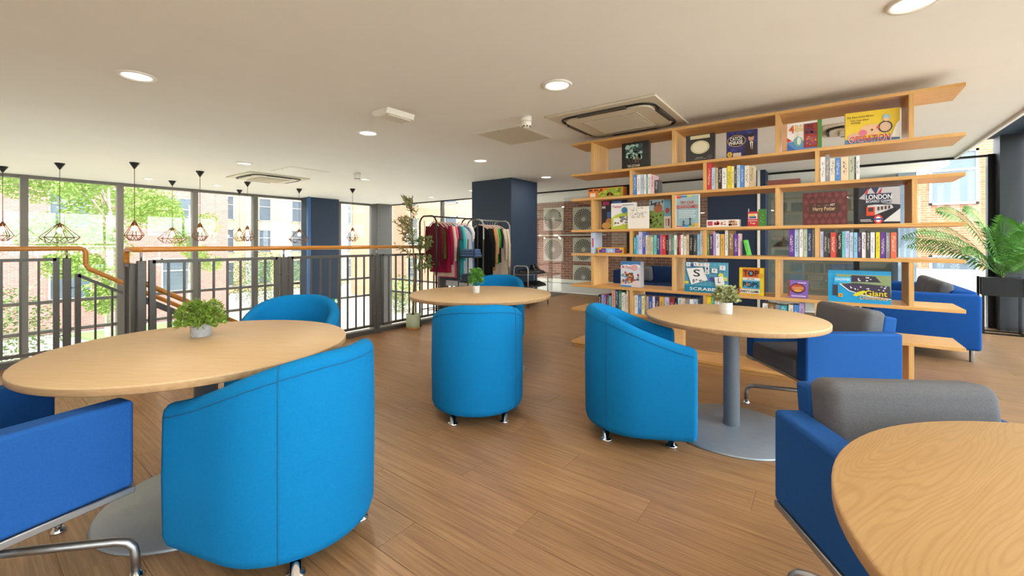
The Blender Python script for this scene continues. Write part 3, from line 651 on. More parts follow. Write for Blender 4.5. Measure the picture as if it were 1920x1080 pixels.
# ================================================================ armchairs
def armchair():
    t = thing('armchair', '', 'chair', group='blue and grey armchairs'); W2, D0, D1, AT = .335, -.31, .27, .092
    for s_ in (-1, 1):
        x0, x1 = (W2-AT, W2) if s_ > 0 else (-W2, -W2+AT)
        a = MB().rbox(x0, D0, .352, x1, D1, .65, r=.014, seg=3).build('arm', M_BLUE, t)
        MB().rbox(x0+(.0 if s_ > 0 else -.002), D0+.004, .328, x1+(.002 if s_ > 0 else 0), D1+.001, .3515, r=.003, seg=1).build('arm_rail', M_STEEL, a)
    tilt = Matrix.Translation((0, D0+.085, .36)) @ Matrix.Rotation(math.radians(8), 4, 'X'); wi = W2-AT-.002
    MB().rbox(-wi, -.085, .0, wi, .0, .385, r=.014, seg=3, mtx=tilt).build('back_shell', M_BLUE, t)
    MB().rbox(-wi+.002, -.028, .07, wi-.002, .10, .412, r=.04, seg=6, mtx=tilt).build('back_cushion', M_GREY, t)
    MB().rbox(-wi, D0+.14, .352, wi, D1+.01, .475, r=.022, seg=4).build('seat_cushion', M_GREY, t)
    MB().rbox(-W2+.02, D0+.02, .330, W2-.02, D1-.01, .350, r=.003, seg=1).build('seat_frame', M_STEEL, t)
    MB().lathe([(.03, .16), (.03, .33)], 20).build('column', M_STEEL, t)
    hub = MB().lathe([(.045, .14), (.05, .15), (.05, .20), (.04, .21)], 20).build('hub', M_STEEL, t)
    for k in range(4):
        a = PI/4+k*PI/2; dx, dy = math.cos(a), math.sin(a)
        pts = [(dx*r_, dy*r_, z) for r_, z in ((.03, .18), (.2, .16), (.36, .140), (.39, .130), (.407, .11), (.412, .085), (.414, .02))]
        l = MB().tube(pts, .0145, 10).build('leg', M_STEEL, t)
        MB().lathe([(.026, 0), (.028, .006), (.018, .016), (.012, .03)], 16, (dx*.414, dy*.414, 0)).build('glide', M_CHROME, l)
    return t
arm = armchair(); af = [True]
def place_arm(x, y, face, label):
    rz = math.atan2(face[1], face[0])-PI/2
    if af[0]: arm.location = (x, y, 0); arm.rotation_euler = (0, 0, rz); arm['label'] = label; af[0] = False; return arm
    return dup(arm, (x, y, 0), rz, label)
place_arm(-2.213, .063, (-.22, .975), 'royal blue armchair cut by the left picture edge')
place_arm(-.085, 3.535, (-.81, -.59), 'blue and grey armchair facing the table by the bookcase')
place_arm(.302, 1.559, (.52, -.854), 'blue and grey armchair drawn up to the right foreground table')
# ---- sofas behind the bookcase
def sofa(name_label, x, y, rz, w, back_h=.70, fab=None, cush=True):
    M_SOFA = fab or globals()['M_SOFA']
    s_ = thing('sofa', name_label, 'sofa', (x, y, 0), rz, 'blue sofas behind the bookcase')
    for sg in (-1, 1): MB().rbox(sg*w/2-(.16 if sg > 0 else 0), -.42, .12, sg*w/2+(0 if sg > 0 else .16), .42, .675, r=.03, seg=4).build('arm', M_SOFA, s_)
    MB().rbox(-w/2+.16, -.42, .13, w/2-.16, -.22, back_h, r=.03, seg=4).build('backrest', M_SOFA, s_)
    MB().rbox(-w/2+.16, -.22, .13, w/2-.16, .42, .30, r=.015, seg=2).build('seat_base', M_SOFA, s_)
    n = 2; cw = (w-.34)/n
    for k in range(n):
        x0 = -w/2+.17+k*cw; MB().rbox(x0, -.22, .305, x0+cw-.008, .43, .44, r=.03, seg=4).build('seat_cushion', M_SOFA, s_)
    tl = Matrix.Translation((0, -.20, .44)) @ Matrix.Rotation(math.radians(12), 4, 'X')
    for k in range(n if cush else 0):
        x0 = -w/2+.18+k*cw; MB().rbox(x0, 0, 0, x0+cw-.03, .13, .33, r=.05, seg=5, mtx=tl).build('back_cushion', M_GREY, s_)
    for a in (-1, 1):
        for c in (-1, 1): MB().rbox(a*(w/2-.09)-.035, c*.36-.012, 0, a*(w/2-.09)+.035, c*.36+.012, .13, r=.003, seg=1).build('leg', M_STEEL, s_)
    return s_
sofa('blue sofa by the palm with its arm end towards the viewer', .80, 6.97, PI/2, 1.7)
sofa('dark blue sofa against the glazing, glimpsed through the bookcase', -2.55, 8.18, PI, 1.6, .74, mat('sofa_navy_wool', '1d3358', .92, var=.05, scale=150, bump=.35, bscale=800, spec=.15), False)
# ================================================================ bookcase
BY0, BY1 = 4.39, 4.80; BX0 = xy_at(1071, BY0); BX1 = xy_at(1811.5, BY0); TB = .027
TOPS = [2.355, 1.997, 1.709, 1.349, 1.077, .716, .441, .060]       # top face of each board, top to bottom
bc = thing('bookcase', 'tall open birch bookcase dividing the room, filled with books and games', 'bookcase')
for z in TOPS: MB().rbox(BX0, BY0, z-TB, BX1, BY1, z, r=.0015, seg=1).build('shelf_board', M_PLY, bc)
MB().box(BX0+.03, BY0+.02, 0, BX1-.03, BY1-.02, TOPS[-1]-TB).build('plinth', M_PLY, bc)
UPX = {}; UA = (1108, 1259.5, 1453.5, 1704); UB = (1180, 1318, 1528)
for i in range(7):
    for u in (UA if i % 2 == 0 else UB):
        if u == 1704 and i == 2: u = 1710
        x = xy_at(u, BY0); UPX.setdefault(i+1, []).append(x); MB().rbox(x, BY0+.004, TOPS[i+1], x+.030, BY1-.004, TOPS[i]-TB, r=.001, seg=1).build('upright', M_PLYZ, bc)
def clear(board, x0, x1, zt):
    """trim a span and a top so that the thing fits its compartment"""
    for x in UPX.get(board, ()):
        if x0 < x+.0305 and x1 > x-.0005:
            if (x0+x1)/2 > x+.015: x0 = x+.0315
            else: x1 = x-.0015
    return x0, x1, min(zt, TOPS[board-1]-TB-.004)
# ---- books: one cover mesh and one page block shared by all, scaled to size
bk = MB().box(-.5, 0, 0, .5, .06, 1).box(-.5, .06, 0, -.40, 1, 1).box(.40, .06, 0, .5, 1, 1).mesh('book'); bk.materials.append(M_COVER)
pg = MB().box(-.395, .065, .012, .395, .97, .985).mesh('pages'); pg.materials.append(M_PAGE)
PAL = dict(teal='2f9bb0', sky='8cc4e4', lavender='c4c3e8', cobalt='3a55ac', cream='e6dccb', tan='cdb894', sage='bcc8b0', turquoise='6fc6c4', navy='2f4470', pink='c65ea0', red='c8323a',
           black='24222a', grey='7d7a7e', green='4f8f6c', white='eceaea', coral='cf4b40', yellow='e8d523', purple='62389a', brown='8a6a42', olive='6d8a3e', lilac='b8a2d4', ochre='d9a94a', lime='5fd04a',
           charcoal='3e4048', maroon='8e3036', orange='d9694a', slate='8b8d98', paleblue='bcd2e6', salmon='d6a08c', mint='6cd0b0', blue='4d86cc', straw='efe3a0', plum='43305c', peach='efd2b0', rose='e3bcc4')
ORD = ['first', 'second', 'third', 'fourth', 'fifth', 'sixth', 'seventh', 'eighth', 'ninth', 'tenth', 'eleventh', 'twelfth', 'thirteenth', 'fourteenth', 'fifteenth', 'sixteenth', 'seventeenth', 'eighteenth', 'nineteenth', 'twentieth', 'twenty-first', 'twenty-second', 'twenty-third', 'twenty-fourth', 'twenty-fifth']
def book_row(where, board, ox, oy, sc, data, setback=.02):
    """data: 'x0 x1 ytop colour' in an enlarged crop with origin (ox, oy) and scale sc"""
    zb = TOPS[board]; Y = BY0+setback; pts = [d.split() for d in data.split(',')]
    for i, (a, b_, yt, col) in enumerate(pts):
        u0, u1, v = ox+float(a)/sc, ox+float(b_)/sc, oy+float(yt)/sc
        x0, x1 = xy_at(u0, Y), xy_at(u1, Y); zt = on_y((u0+u1)/2, v, Y).z; x0, x1, zt = clear(board, x0, x1, zt)
        lab = '%s book, %s from the left in the row %s' % (col, ORD[i], where)
        o = link('book', bk, None, ((x0+x1)/2, Y+random.uniform(0, .012), zb+.0006)); o.scale = (max(.006, x1-x0-.001), random.uniform(.125, .155), max(.1, zt-zb))
        o.color = (*srgb(PAL[col]), 1); tag(o, lab, 'book', 'books '+where)
        link('pages', pg, o)
        if col == 'lime': o.rotation_euler = (0, math.radians(-12), 0); o.location.x += .050; o.location.z += .0045
book_row('under the skull-faced game box', 2, 1060, 230, 6, '755 803 588 blue,805 843 588 white,845 875 580 paleblue,880 908 582 white,910 924 578 teal,925 961 578 white,962 1000 588 rose,1003 1045 645 charcoal')
book_row('on the third board, red spine leading', 2, 1300, 300, 6, '150 200 28 red,203 245 85 paleblue,248 278 90 tan,280 320 80 black,322 375 92 white,380 422 68 yellow,425 458 70 straw,460 487 60 charcoal,488 525 58 paleblue,527 572 58 blue,575 628 62 cream,630 682 65 tan')
book_row('of pale spines under the four-in-a-row game', 2, 1340, 150, 6, '1192 1245 865 white,1247 1293 840 slate,1297 1352 883 cream,1357 1415 875 blue,1420 1510 865 peach,1513 1575 862 sage,1578 1589 862 black,1591 1632 855 white')
book_row('long and crowded, under the poster', 4, 1180, 430, 8, '62 100 120 teal,101 132 88 sky,135 192 35 lavender,195 235 50 cobalt,237 272 88 cream,275 312 118 tan,315 355 118 sage,365 410 88 turquoise,412 455 88 navy,457 485 88 pink,487 543 88 red,547 580 120 black,585 635 82 grey,637 665 85 green,667 712 88 white,715 735 60 black,737 768 85 coral,770 808 85 white,815 852 105 cream,855 895 82 tan,900 950 80 black,957 1012 80 charcoal,1015 1057 78 sky,1060 1105 18 white')
book_row('ending in a leaning lime book', 4, 1180, 430, 8, '1163 1200 75 olive,1205 1252 75 plum,1255 1290 50 lilac,1295 1355 70 white,1365 1425 72 ochre,1432 1482 2 white,1490 1565 10 brown,1570 1628 70 purple,1632 1662 65 rose,1670 1716 165 lime')
book_row('of six led by a purple spine', 4, 1470, 425, 8.348, '75 160 28 purple,165 235 32 paleblue,240 298 32 white,303 365 32 sage,370 432 15 navy,437 487 75 slate')
book_row('ending in an orange spine', 4, 1470, 425, 8.348, '568 618 78 lavender,620 678 100 charcoal,680 725 102 black,730 812 92 coral,815 835 100 maroon,840 905 95 black,908 957 75 turquoise,960 1025 70 lavender,1028 1087 92 paleblue,1092 1150 92 sky,1153 1215 95 plum,1220 1285 90 white,1290 1350 62 charcoal,1355 1425 90 white,1440 1505 88 yellow,1510 1590 88 purple,1595 1665 95 slate,1670 1765 90 orange')
book_row('low behind the side-on tub chair', 6, 1110, 530, 7.68, '92 130 175 black,132 168 175 lilac,170 200 180 cobalt,203 237 165 maroon,238 278 190 teal,283 335 95 salmon,336 377 100 navy,378 422 115 green,424 467 145 white,468 490 165 cream,491 525 115 cream,526 545 200 black')
book_row('low behind the bookcase table', 6, 1110, 530, 7.68, '585 610 190 tan,612 656 185 white,657 711 190 blue,712 755 195 straw,757 787 200 slate,788 814 200 tan,815 865 203 cobalt,867 900 205 white,902 965 207 plum,967 1035 210 ochre,1040 1112 215 lavender,1115 1186 220 maroon,1187 1231 225 black,1232 1286 225 paleblue,1287 1342 232 peach,1345 1403 235 slate,1405 1460 240 white,1461 1520 240 paleblue')
book_row('behind the pale green table plant', 6, 1110, 530, 7.68, '1655 1715 190 yellow,1720 1765 195 mint,1768 1830 205 white,1832 1890 210 lilac')
book_row('low behind the grey armchair back', 6, 1360, 480, 5.333, '370 424 475 white,425 499 480 brown,500 544 490 slate,545 620 495 teal,635 680 490 cream,685 735 490 blue,737 790 470 lilac')
# ---- lettering
def text_mesh(s, w, h):
    cu = bpy.data.curves.new('lettering', 'FONT'); cu.body = s; cu.extrude = 0; cu.offset = .012; cu.resolution_u = 3
    ob = bpy.data.objects.new('lettering', cu); C.objects.link(ob); me = bpy.data.meshes.new_from_object(ob); bpy.data.objects.remove(ob)
    xs_ = [v.co.x for v in me.vertices]; ys_ = [v.co.y for v in me.vertices]; x0, x1, y0, y1 = min(xs_), max(xs_), min(ys_), max(ys_)
    for v in me.vertices: v.co = ((v.co.x-x0)/(x1-x0)*w, 0, (v.co.y-y0)/(y1-y0)*h)
    return me
def pm(col, rough=.4): return mat('print_'+col, col, rough, var=.02)
class Game:
    """a box standing (or lying) on a board; front print laid out in fractions of the front face, seen from the front"""
    def __init__(s, u0, u1, vt, board, col, label, cat='board game', d=.06, rot=0, setback=.03, side=None, name='game_box'):
        Y = BY0+setback; a = xy_at(u0, Y); b_ = xy_at(u1, Y); zb = TOPS[board]+.0006; a, b_, zt_ = clear(board, a, b_, on_y((u0+u1)/2, vt, Y).z); s.w = b_-a; s.h = zt_-zb; s.d = d; s.k = 0
        s.o = thing(name, label, cat, (a, Y, zb), rot); MB().rbox(0, 0, 0, s.w, d, s.h, r=.0015, seg=1).build('box', pm(side or col), s.o)
        s.lev = 0; s.rect(0, 0, 1, 1, col, 'front_print')
    def y(s): s.lev += 1; return -.0006*s.lev
    def rect(s, x0, y0, x1, y1, col, name='print_patch'):
        MB().add([(x0*s.w, 0, y0*s.h), (x1*s.w, 0, y0*s.h), (x1*s.w, 0, y1*s.h), (x0*s.w, 0, y1*s.h)], [(0, 1, 2, 3)]).build(name, pm(col), s.o, (0, s.y(), 0)); return s
    def poly(s, pts, col, name='print_patch'):
        MB().add([(x*s.w, 0, y*s.h) for x, y in pts], [tuple(range(len(pts)))]).build(name, pm(col), s.o, (0, s.y(), 0)); return s
    def disc(s, cx, cy, rx, ry, col, n=24): return s.poly([(cx+rx*math.cos(2*PI*k/n), cy+ry*math.sin(2*PI*k/n)) for k in range(n)], col)
    def text(s, t, x, y, w, h, col, rot=0):
        me = text_mesh(t, w*s.w, h*s.h); me.materials.append(pm(col)); o = link('lettering', me, s.o, (x*s.w, s.y(), y*s.h)); o.rotation_euler = (0, -rot, 0); return s
    def scatter(s, x0, y0, x1, y1, n, cols, seed, size=.05):
        R = random.Random(seed)
        for c in cols:
            m = MB()
            for _ in range(n):
                cx, cy = R.uniform(x0, x1), R.uniform(y0, y1); a = size*R.uniform(.5, 1.2); b_ = size*R.uniform(.4, 1.0)*s.w/s.h
                cx = min(max(cx, x0+a), x1-a); cy = min(max(cy, y0+b_), y1-b_)
                m.add([((cx+a*math.cos(t))*s.w, 0, (cy+b_*math.sin(t))*s.h) for t in (0, 1.1, 2.0, 3.2, 4.1, 5.3)], [(0, 1, 2, 3, 4, 5)])
            tag(m.build('print_shapes', pm(c), s.o, (0, s.y(), 0)), kind='stuff')
        return s
    def side_print(s, col, t=None, tc='ffffff', right=True):
        x = s.w+.0006 if right else -.0006
        MB().add([(x, 0, 0), (x, s.d, 0), (x, s.d, s.h), (x, 0, s.h)], [(0, 1, 2, 3)]).build('side_print', pm(col), s.o)
        if t:
            me = text_mesh(t, s.h*.8, s.d*.5); me.materials.append(pm(tc)); o = link('lettering', me, s.o, (x+(.0008 if right else -.0008), s.d*.75, s.h*.1))
            o.rotation_euler = Matrix(((0, 0, 1), (0, 1, 0), (-1, 0, 0))).to_euler() if False else (0, 0, 0)
            o.matrix_local = Matrix(((0, 1, 0, x+.0008), (0, 0, -1, s.d*.75), (1, 0, 0, s.h*.1), (0, 0, 0, 1)))
        return s
# top tier
g = Game(1166, 1216, 266, 1, '141613', 'black game box with a misty teal picture and small figures, top shelf', d=.07)
g.scatter(.12, .30, .80, .92, 16, ('5f8a86', '2f4f4e', '9dc0b4'), 3, .10).rect(.28, .2, .34, .42, '2c3028').rect(.38, .2, .44, .44, '33302a').rect(.5, .2, .56, .44, '6a4f38').rect(.6, .2, .66, .42, '5a3a34').text('THE GOTHAM', .22, .04, .46, .10, 'd8d2bc')
g = Game(1286, 1340, 252, 1, '2a272b', 'charcoal game box with a pale oval emblem, top shelf', d=.05)
g.rect(.16, .84, .84, .97, 'd9cda4').disc(.5, .52, .33, .25, 'cdc79a').disc(.5, .52, .26, .2, 'e6dcc0').rect(.3, .06, .72, .10, '6b675c').rect(.36, .12, .6, .15, '8a8474').disc(.84, .12, .09, .09, '4a474a')
g = Game(1362, 1420, 244, 1, '2b2a66', 'purple-blue quiz game box picturing a man in a dark suit, top shelf', d=.055, rot=.10)
g.scatter(0, .1, .98, .98, 26, ('3c3f92', '20204e'), 5, .06).disc(.33, .62, .30, .22, 'c9a34a').disc(.33, .62, .28, .20, '17142a').text('CATCH', .13, .62, .38, .14, 'f0ece2', .08).text('PHRASE', .10, .46, .44, .14, 'f0ece2', .08)
g.poly([(.58, .05), (.98, .05), (.96, .45), (.86, .56), (.72, .54), (.62, .42)], '32261f').poly([(.76, .53), (.86, .54), (.84, .25), (.79, .25)], 'e8e4de').poly([(.80, .5), (.83, .5), (.83, .2), (.79, .2)], '4a2028').disc(.80, .68, .09, .13, 'c79474').disc(.80, .78, .09, .07, '2a1c16').disc(.11, .12, .08, .10, 'e0b52e').text('$', .085, .06, .05, .12, '5a3a10').rect(.22, .02, .48, .16, 'cbb9a2').side_print('2a3a9a', 'CATCH PHRASE')
g = Game(1466, 1541, 229, 1, 'f0eeec', 'white and red four-in-a-row game box, top shelf', d=.055, setback=.05)
g.rect(0, 0, .14, 1, 'd2a27c').rect(.14, 0, 1, .34, '5f93cf').poly([(.14, .0), (.4, .0), (.14, .28)], '3f6fb8').poly([(.14, .5), (.27, .36), (.14, .34)], 'c8423c').rect(.56, .08, .9, .92, '9a3328').rect(.9, 0, 1, 1, '4d8a3c').rect(.6, .14, .88, .5, 'a8383c')
g.scatter(.62, .15, .87, .48, 16, ('e3a93c', '3f6fb0'), 8, .022).disc(.42, .32, .11, .18, '6fae9c').disc(.44, .34, .05, .14, 'dfe3e2').disc(.45, .56, .04, .05, 'e8dcc0').text('4', .19, .64, .13, .28, 'e5622c').text('IN A', .34, .80, .17, .12, 'e8c02c').text('ROW', .35, .66, .2, .14, 'e8c02c').scatter(.6, .55, .88, .9, 9, ('6c2018', '3a4a7a'), 9, .04)
g = Game(1585, 1689, 206, 1, 'e6c21f', 'yellow surgery game box lettered in red, top shelf', d=.045, rot=.10)
g.rect(0, 0, 1, .16, '4f7fae').disc(.5, .42, .22, .16, 'e2b48c').disc(.18, .24, .14, .12, 'd9a880').disc(.33, .33, .08, .10, 'd46a84').disc(.74, .46, .13, .18, '3d3a40').disc(.74, .46, .10, .14, 'd8b492').disc(.76, .74, .07, .10, '9cc3cc').disc(.76, .68, .05, .06, 'e6c0a0').disc(.5, .40, .02, .03, '4a3020').poly([(.58, .46), (.61, .52), (.64, .46), (.61, .41)], 'c83a34').poly([(.84, .12), (1, .1), (1, .62), (.93, .5)], 'e9e4dc').text('OPERATION', .06, .04, .78, .22, 'f4efe6').text('OPERATION', .07, .05, .76, .20, 'c4282c')
g.text('Silly Facts of the Patient', .03, .80, .5, .07, '2a2414').text('that sings when', .1, .70, .34, .06, '2a2414').text('wrong', .1, .62, .18, .06, '2a2414').side_print('e2c022', 'OPERATION', 'c4282c')
# second tier
g = Game(1103, 1168, 352, 2, 'd9792c', 'orange and green game box lying on the third board', d=.12)
g.poly([(.25, .02), (.42, .55), (.62, .95), (.98, .95), (.98, .02)], '8fa22e').scatter(.3, .08, .95, .9, 7, ('b7bf3a', '6a7a22'), 4, .05).rect(.06, .08, .22, .5, 'ecdccb').rect(.02, .72, .13, .9, '3a2418').scatter(.18, .6, .45, .92, 6, ('5a2a14',), 6, .03).scatter(.55, .1, .75, .4, 4, ('c2572a', '3a2418'), 7, .04)
g = Game(1438.5, 1500, 336.5, 2, '6e3a34', 'dark red flat box lying above the diamond-patterned game', 'box', d=.15)
g.rect(.02, .1, .98, .9, '7a4038')
# third tier
g = Game(1128, 1176, 372, 3, '23233a', 'dark navy game box with coloured tags behind the twisting-figures game', d=.05, setback=.16)
g.rect(.05, .86, .3, .98, 'c0408a').rect(.42, .86, .78, .98, '4a86c8').rect(.02, .74, .16, .82, 'd8d8e2').rect(.22, .42, .42, .62, '3f6db0').disc(.3, .3, .12, .1, 'c98468').disc(.21, .14, .19, .12, 'd8a860')
g = Game(1146, 1192, 380.5, 3, 'eeeef0', 'white and lime floor-spot game box left of the handwritten card', d=.045, setback=.08)
g.poly([(0, 0), (1, 0), (1, .62), (.6, .66), (.2, .55), (0, .42)], 'b8cc3c').poly([(.08, .1), (.9, .24), (.9, .52), (.1, .42)], 'f2f2ee').scatter(.12, .2, .85, .5, 9, ('6a6c70', '8c8e90'), 2, .07).disc(.55, .72, .12, .12, '3a7fae').text('Twister', .05, .82, .4, .1, 'c02a3a').rect(.46, .9, .92, .93, '8a8a90').scatter(.1, .15, .9, .22, 6, ('c83a3a',), 1, .02)
g = Game(1177, 1217, 387.5, 3, 'eeeae2', 'white card with handwritten note leaning between the games', 'card', d=.01, setback=.04, name='note_card')
for k, (a, b_, yy_) in enumerate(((.12, .72, .93), (.12, .45, .84), (.10, .9, .73), (.3, .75, .68), (.1, .75, .62))): g.scatter(a, yy_-.03, b_, yy_+.03, 16, ('5a5a62',), 50+k, .018)
g.text('U', .18, .5, .05, .07, '4a86c8').text('se', .25, .5, .09, .06, 'd98a3c').text('The', .42, .5, .16, .07, '5fa05a').text('Box', .66, .5, .16, .07, 'd8a83c')
g = Game(1218, 1245, 374, 3, '7d9a4c', 'grassy picture game box with a balloon on its side panel', d=.06, setback=.12)
g.rect(0, .62, 1, 1, 'a9c0cc').disc(.6, .7, .3, .16, 'a8623c').scatter(.05, .75, .95, .97, 9, ('6a2a2a', '3a4a5a'), 12, .09).scatter(0, .05, 1, .55, 12, ('5a6a2c', '93b04c', '4a3a2a'), 13, .09)
g = Game(1245, 1258, 374, 3, '6fb4d8', 'pale blue narrow game box end with a red balloon', d=.06, setback=.12)
g.rect(0, 0, 1, .42, 'e6e6e4').disc(.5, .62, .3, .10, 'b8463c').text('POP', .2, .08, .28, .26, '8a2a34').rect(.6, .08, .8, .34, '8a2a34')
g = Game(1266, 1312, 365, 3, '8fb0b8', 'pale blue poster inviting people to try the boardgames', 'poster', d=.012, setback=.02, name='framed_poster', side='e6e2d8')
g.rect(0, 0, 1, 1, 'e9e6de').rect(.04, .02, .96, .98, '93b1ba').rect(.04, .90, .24, .98, 'cf4b36').rect(.24, .92, .48, .98, '3f78b4').rect(.48, .93, .7, .98, 'c8c84a').rect(.04, .02, .3, .05, 'c8452e').rect(.3, .02, .56, .09, '4a86c0').rect(.56, .02, .8, .07, '9ab83c').rect(.8, .02, .96, .14, 'e2a53a')
g.text('TRY OUR', .2, .71, .58, .10, 'd2452e').text('BOARDGAMES!', .06, .58, .88, .11, 'd2452e')
for k in range(5): g.rect(.14+.02*(k % 2), .50-k*.05, .86-.03*(k % 3), .515-k*.05, 'e6ecec')
for cx, hh in ((.35, .2), (.62, .28)): g.poly([(cx-.06, .07), (cx+.06, .07), (cx+.03, .12), (cx+.02, hh-.04), (cx-.02, hh-.04), (cx-.03, .12)], '3a4a50').disc(cx, hh-.02, .04, .035, '3a4a50')
g = Game(1325, 1386, 412, 3, 'e8e4e2', 'long thin white party game box lying flat', d=.10)
g.rect(.03, .2, .19, .82, 'b84a5a').scatter(.22, .25, .42, .85, 6, ('c23030',), 3, .05).scatter(.43, .25, .6, .8, 4, ('d9a93a', 'c23048'), 4, .03).scatter(.68, .1, .95, .9, 6, ('c07a48', '7a4a2c', 'e2b890'), 5, .05).side_print('d6cfc2')
g = Game(1402, 1422, 397, 3, 'bf2a30', 'small red card game packet with one flap open', d=.05, name='card_packet')
g.rect(.06, .5, .9, .86, 'e6e2de').rect(.12, .66, .7, .82, 'e2b83a').rect(.12, .54, .8, .68, '3a5a96').rect(.05, .36, .9, .4, 'ecdcd8').text('Top', .2, .12, .5, .16, 'f0e2de')
MB().box(.004, .002, g.h, .007, .03, g.h+.03).build('flap', pm('d8d4d0'), g.o)
g = Game(1422, 1436, 392, 3, '3f7d34', 'small green packet beside the red one', d=.05, name='card_packet', side='58b860')
g.scatter(.2, .2, .8, .7, 6, ('9ab05a',), 3, .1)
g = Game(1505, 1589, 360, 3, '5c2a2a', 'maroon diamond-patterned wizard game box', d=.07)
m_ = MB()
for i in range(7):
    for j in range(5):
        cx, cy = (i+.5*(j % 2))/6.5, (j+.5)/5
        if .02 < cx < .98: m_.add([((cx-.06)*g.w, 0, cy*g.h), (cx*g.w, 0, (cy-.095)*g.h), ((cx+.06)*g.w, 0, cy*g.h), (cx*g.w, 0, (cy+.095)*g.h)], [(0, 1, 2, 3)])
m_.build('diamond_pattern', pm('74383a'), g.o, (0, g.y(), 0))
g.poly([(.14, .36), (.2, .34), (.78, .34), (.84, .42), (.84, .62), (.78, .68), (.2, .68), (.14, .6)], '4a2a24').text('Harry Potter', .24, .40, .5, .15, 'cdb48a').scatter(.24, .57, .6, .63, 12, ('a88a68',), 70, .012).text('ART', .62, .57, .11, .07, 'd8cdb8').scatter(.16, .80, .72, .92, 26, ('3a1818',), 71, .016)
g = Game(1610, 1688, 350, 3, '2a2a36', 'black and white city game box with a red train', d=.06, side='241a1c')
g.poly([(0, .7), (.3, .98), (1, .98), (1, .5), (.6, .55)], 'b8b6ba').poly([(.14, .84), (.24, .98), (.22, .82)], 'c02a34').poly([(.46, .82), (.58, .99), (.54, .8)], 'c02a34').poly([(.3, .98), (.42, .8), (.5, .98)], '2c3258').rect(.16, .56, .8, .82, '2b3150').poly([(0, .06), (.35, .10), (.6, .30), (.9, .42), (1, .05), (1, 0), (0, 0)], '181820').poly([(.6, .06), (1, .4), (1, .05)], 'd8d6d6').poly([(.2, .24), (.4, .24), (.84, .42), (.8, .50), (.4, .52), (.22, .50)], 'c9c6c6').rect(.19, .22, .40, .46, 'd2452c').rect(.24, .33, .36, .44, '3a2a30')
for k in range(4): g.rect(.46+k*.085, .36+k*.012, .51+k*.085, .46+k*.008, '4a3038')
g.text('LONDON', .18, .66, .62, .13, 'f0f0f2').text('BOARD GAME', .18, .575, .62, .07, 'd8d8dc').disc(.48, .12, .11, .12, 'd2342c').disc(.48, .12, .065, .075, 'e6e2e2').rect(.36, .10, .60, .145, '2a3f8a').rect(.04, .1, .3, .12, 'd8d0d0').rect(.04, .06, .34, .08, 'b8b0b0').side_print('33181c')
# fourth tier
g = Game(1108, 1115, 434, 4, 'c3d2ea', 'slim pale blue box standing on end at the bookcase end', d=.2, name='slim_box'); g.rect(.3, .3, .7, .72, 'c84a66')
g = Game(1121, 1169, 464, 4, 'e0a52c', 'yellow and purple game box lying on the fifth board', d=.1)
g.rect(.05, .15, .95, .85, '4a3f9a').rect(.32, .18, .68, .82, '8fb6e6').text('LINK', .40, .25, .2, .5, 'eef2f8').disc(.1, .75, .05, .14, 'e8b83a').disc(.9, .75, .05, .14, 'e8b83a').rect(.18, .35, .3, .6, 'c05a9a').rect(.72, .35, .88, .6, 'c04a6a')
# fifth tier
g = Game(1164, 1202, 490, 5, 'd6dde8', 'white and blue box of a moustachioed dress-up toy game', d=.085, rot=-.06, setback=.10)
g.rect(0, .8, 1, 1, '4a92d0').disc(.3, .8, .3, .07, 'eef2f6').disc(.75, .82, .25, .07, 'eef2f6').text('Mr Picnic', .08, .72, .46, .12, 'c8324a').disc(.7, .76, .16, .12, 'e0a8b0').disc(.5, .36, .18, .2, '8a4a40').scatter(.02, .1, .95, .6, 9, ('3a5a3a', 'd8b86a', '7aa0c8', 'b8404a'), 14, .07).disc(.8, .14, .2, .12, 'e2d2d8').rect(0, 0, .55, .06, '3a86c8').side_print('c9ccd8')
g = Game(1284, 1364, 492, 5, '4f9dba', 'teal tile-letter word game box with a large letter tile', d=.05, setback=.02)
for i in range(9):
    g.rect(.0, .24+i*.085, 1, .247+i*.085, '9cc8d8'); g.rect(.06+i*.11, .24, .066+i*.11, 1, '9cc8d8')
g.rect(.6, .4, .7, .52, '5a4a9a').rect(.14, .84, .22, .94, '3a4a9a').rect(0, .28, .1, .36, 'd8d04a').disc(.86, .60, .06, .06, 'd8d04a').rect(.92, .42, 1, .54, 'd8d04a').rect(0, 0, 1, .23, '1f86a4')
g.poly([(.05, .78), (.44, .83), (.56, .42), (.17, .25)], 'e9e7e6').text('S', .22, .52, .16, .24, '2a2a30').scatter(.2, .30, .46, .44, 12, ('5a5a60',), 6, .02)
for (cx, cy, ch) in ((.10, .93, 'N'), (.28, .94, 'K'), (.37, .92, 'N'), (.46, .92, 'O'), (.55, .93, 'T'), (.55, .80, 'I'), (.55, .68, 'N'), (.72, .74, 'P'), (.90, .84, 'V')):
    s_ = .05 if ch not in 'PV' else .065; g.poly([(cx-s_, cy-s_*1.0), (cx+s_, cy-s_*1.2), (cx+s_, cy+s_), (cx-s_*.9, cy+s_*1.1)] if cy < .93 else [(cx-s_, cy-.06), (cx+s_, cy-.07), (cx+s_, cy+.06), (cx-s_, cy+.06)], 'e9e7e6'); g.text(ch, cx-.02, cy-.035, .04, .07, '2a2a30')
g.poly([(.72, .52), (.92, .57), (.95, .3), (.75, .24)], 'e9e7e6').text('L', .80, .35, .06, .16, '2a2a30').text('SCRABBLE', .14, .07, .78, .10, 'eef4f6')
g = Game(1386, 1433, 502, 5, 'd8a828', 'orange and blue music quiz party game box', d=.06, rot=-.04, setback=.05, side='c87428')
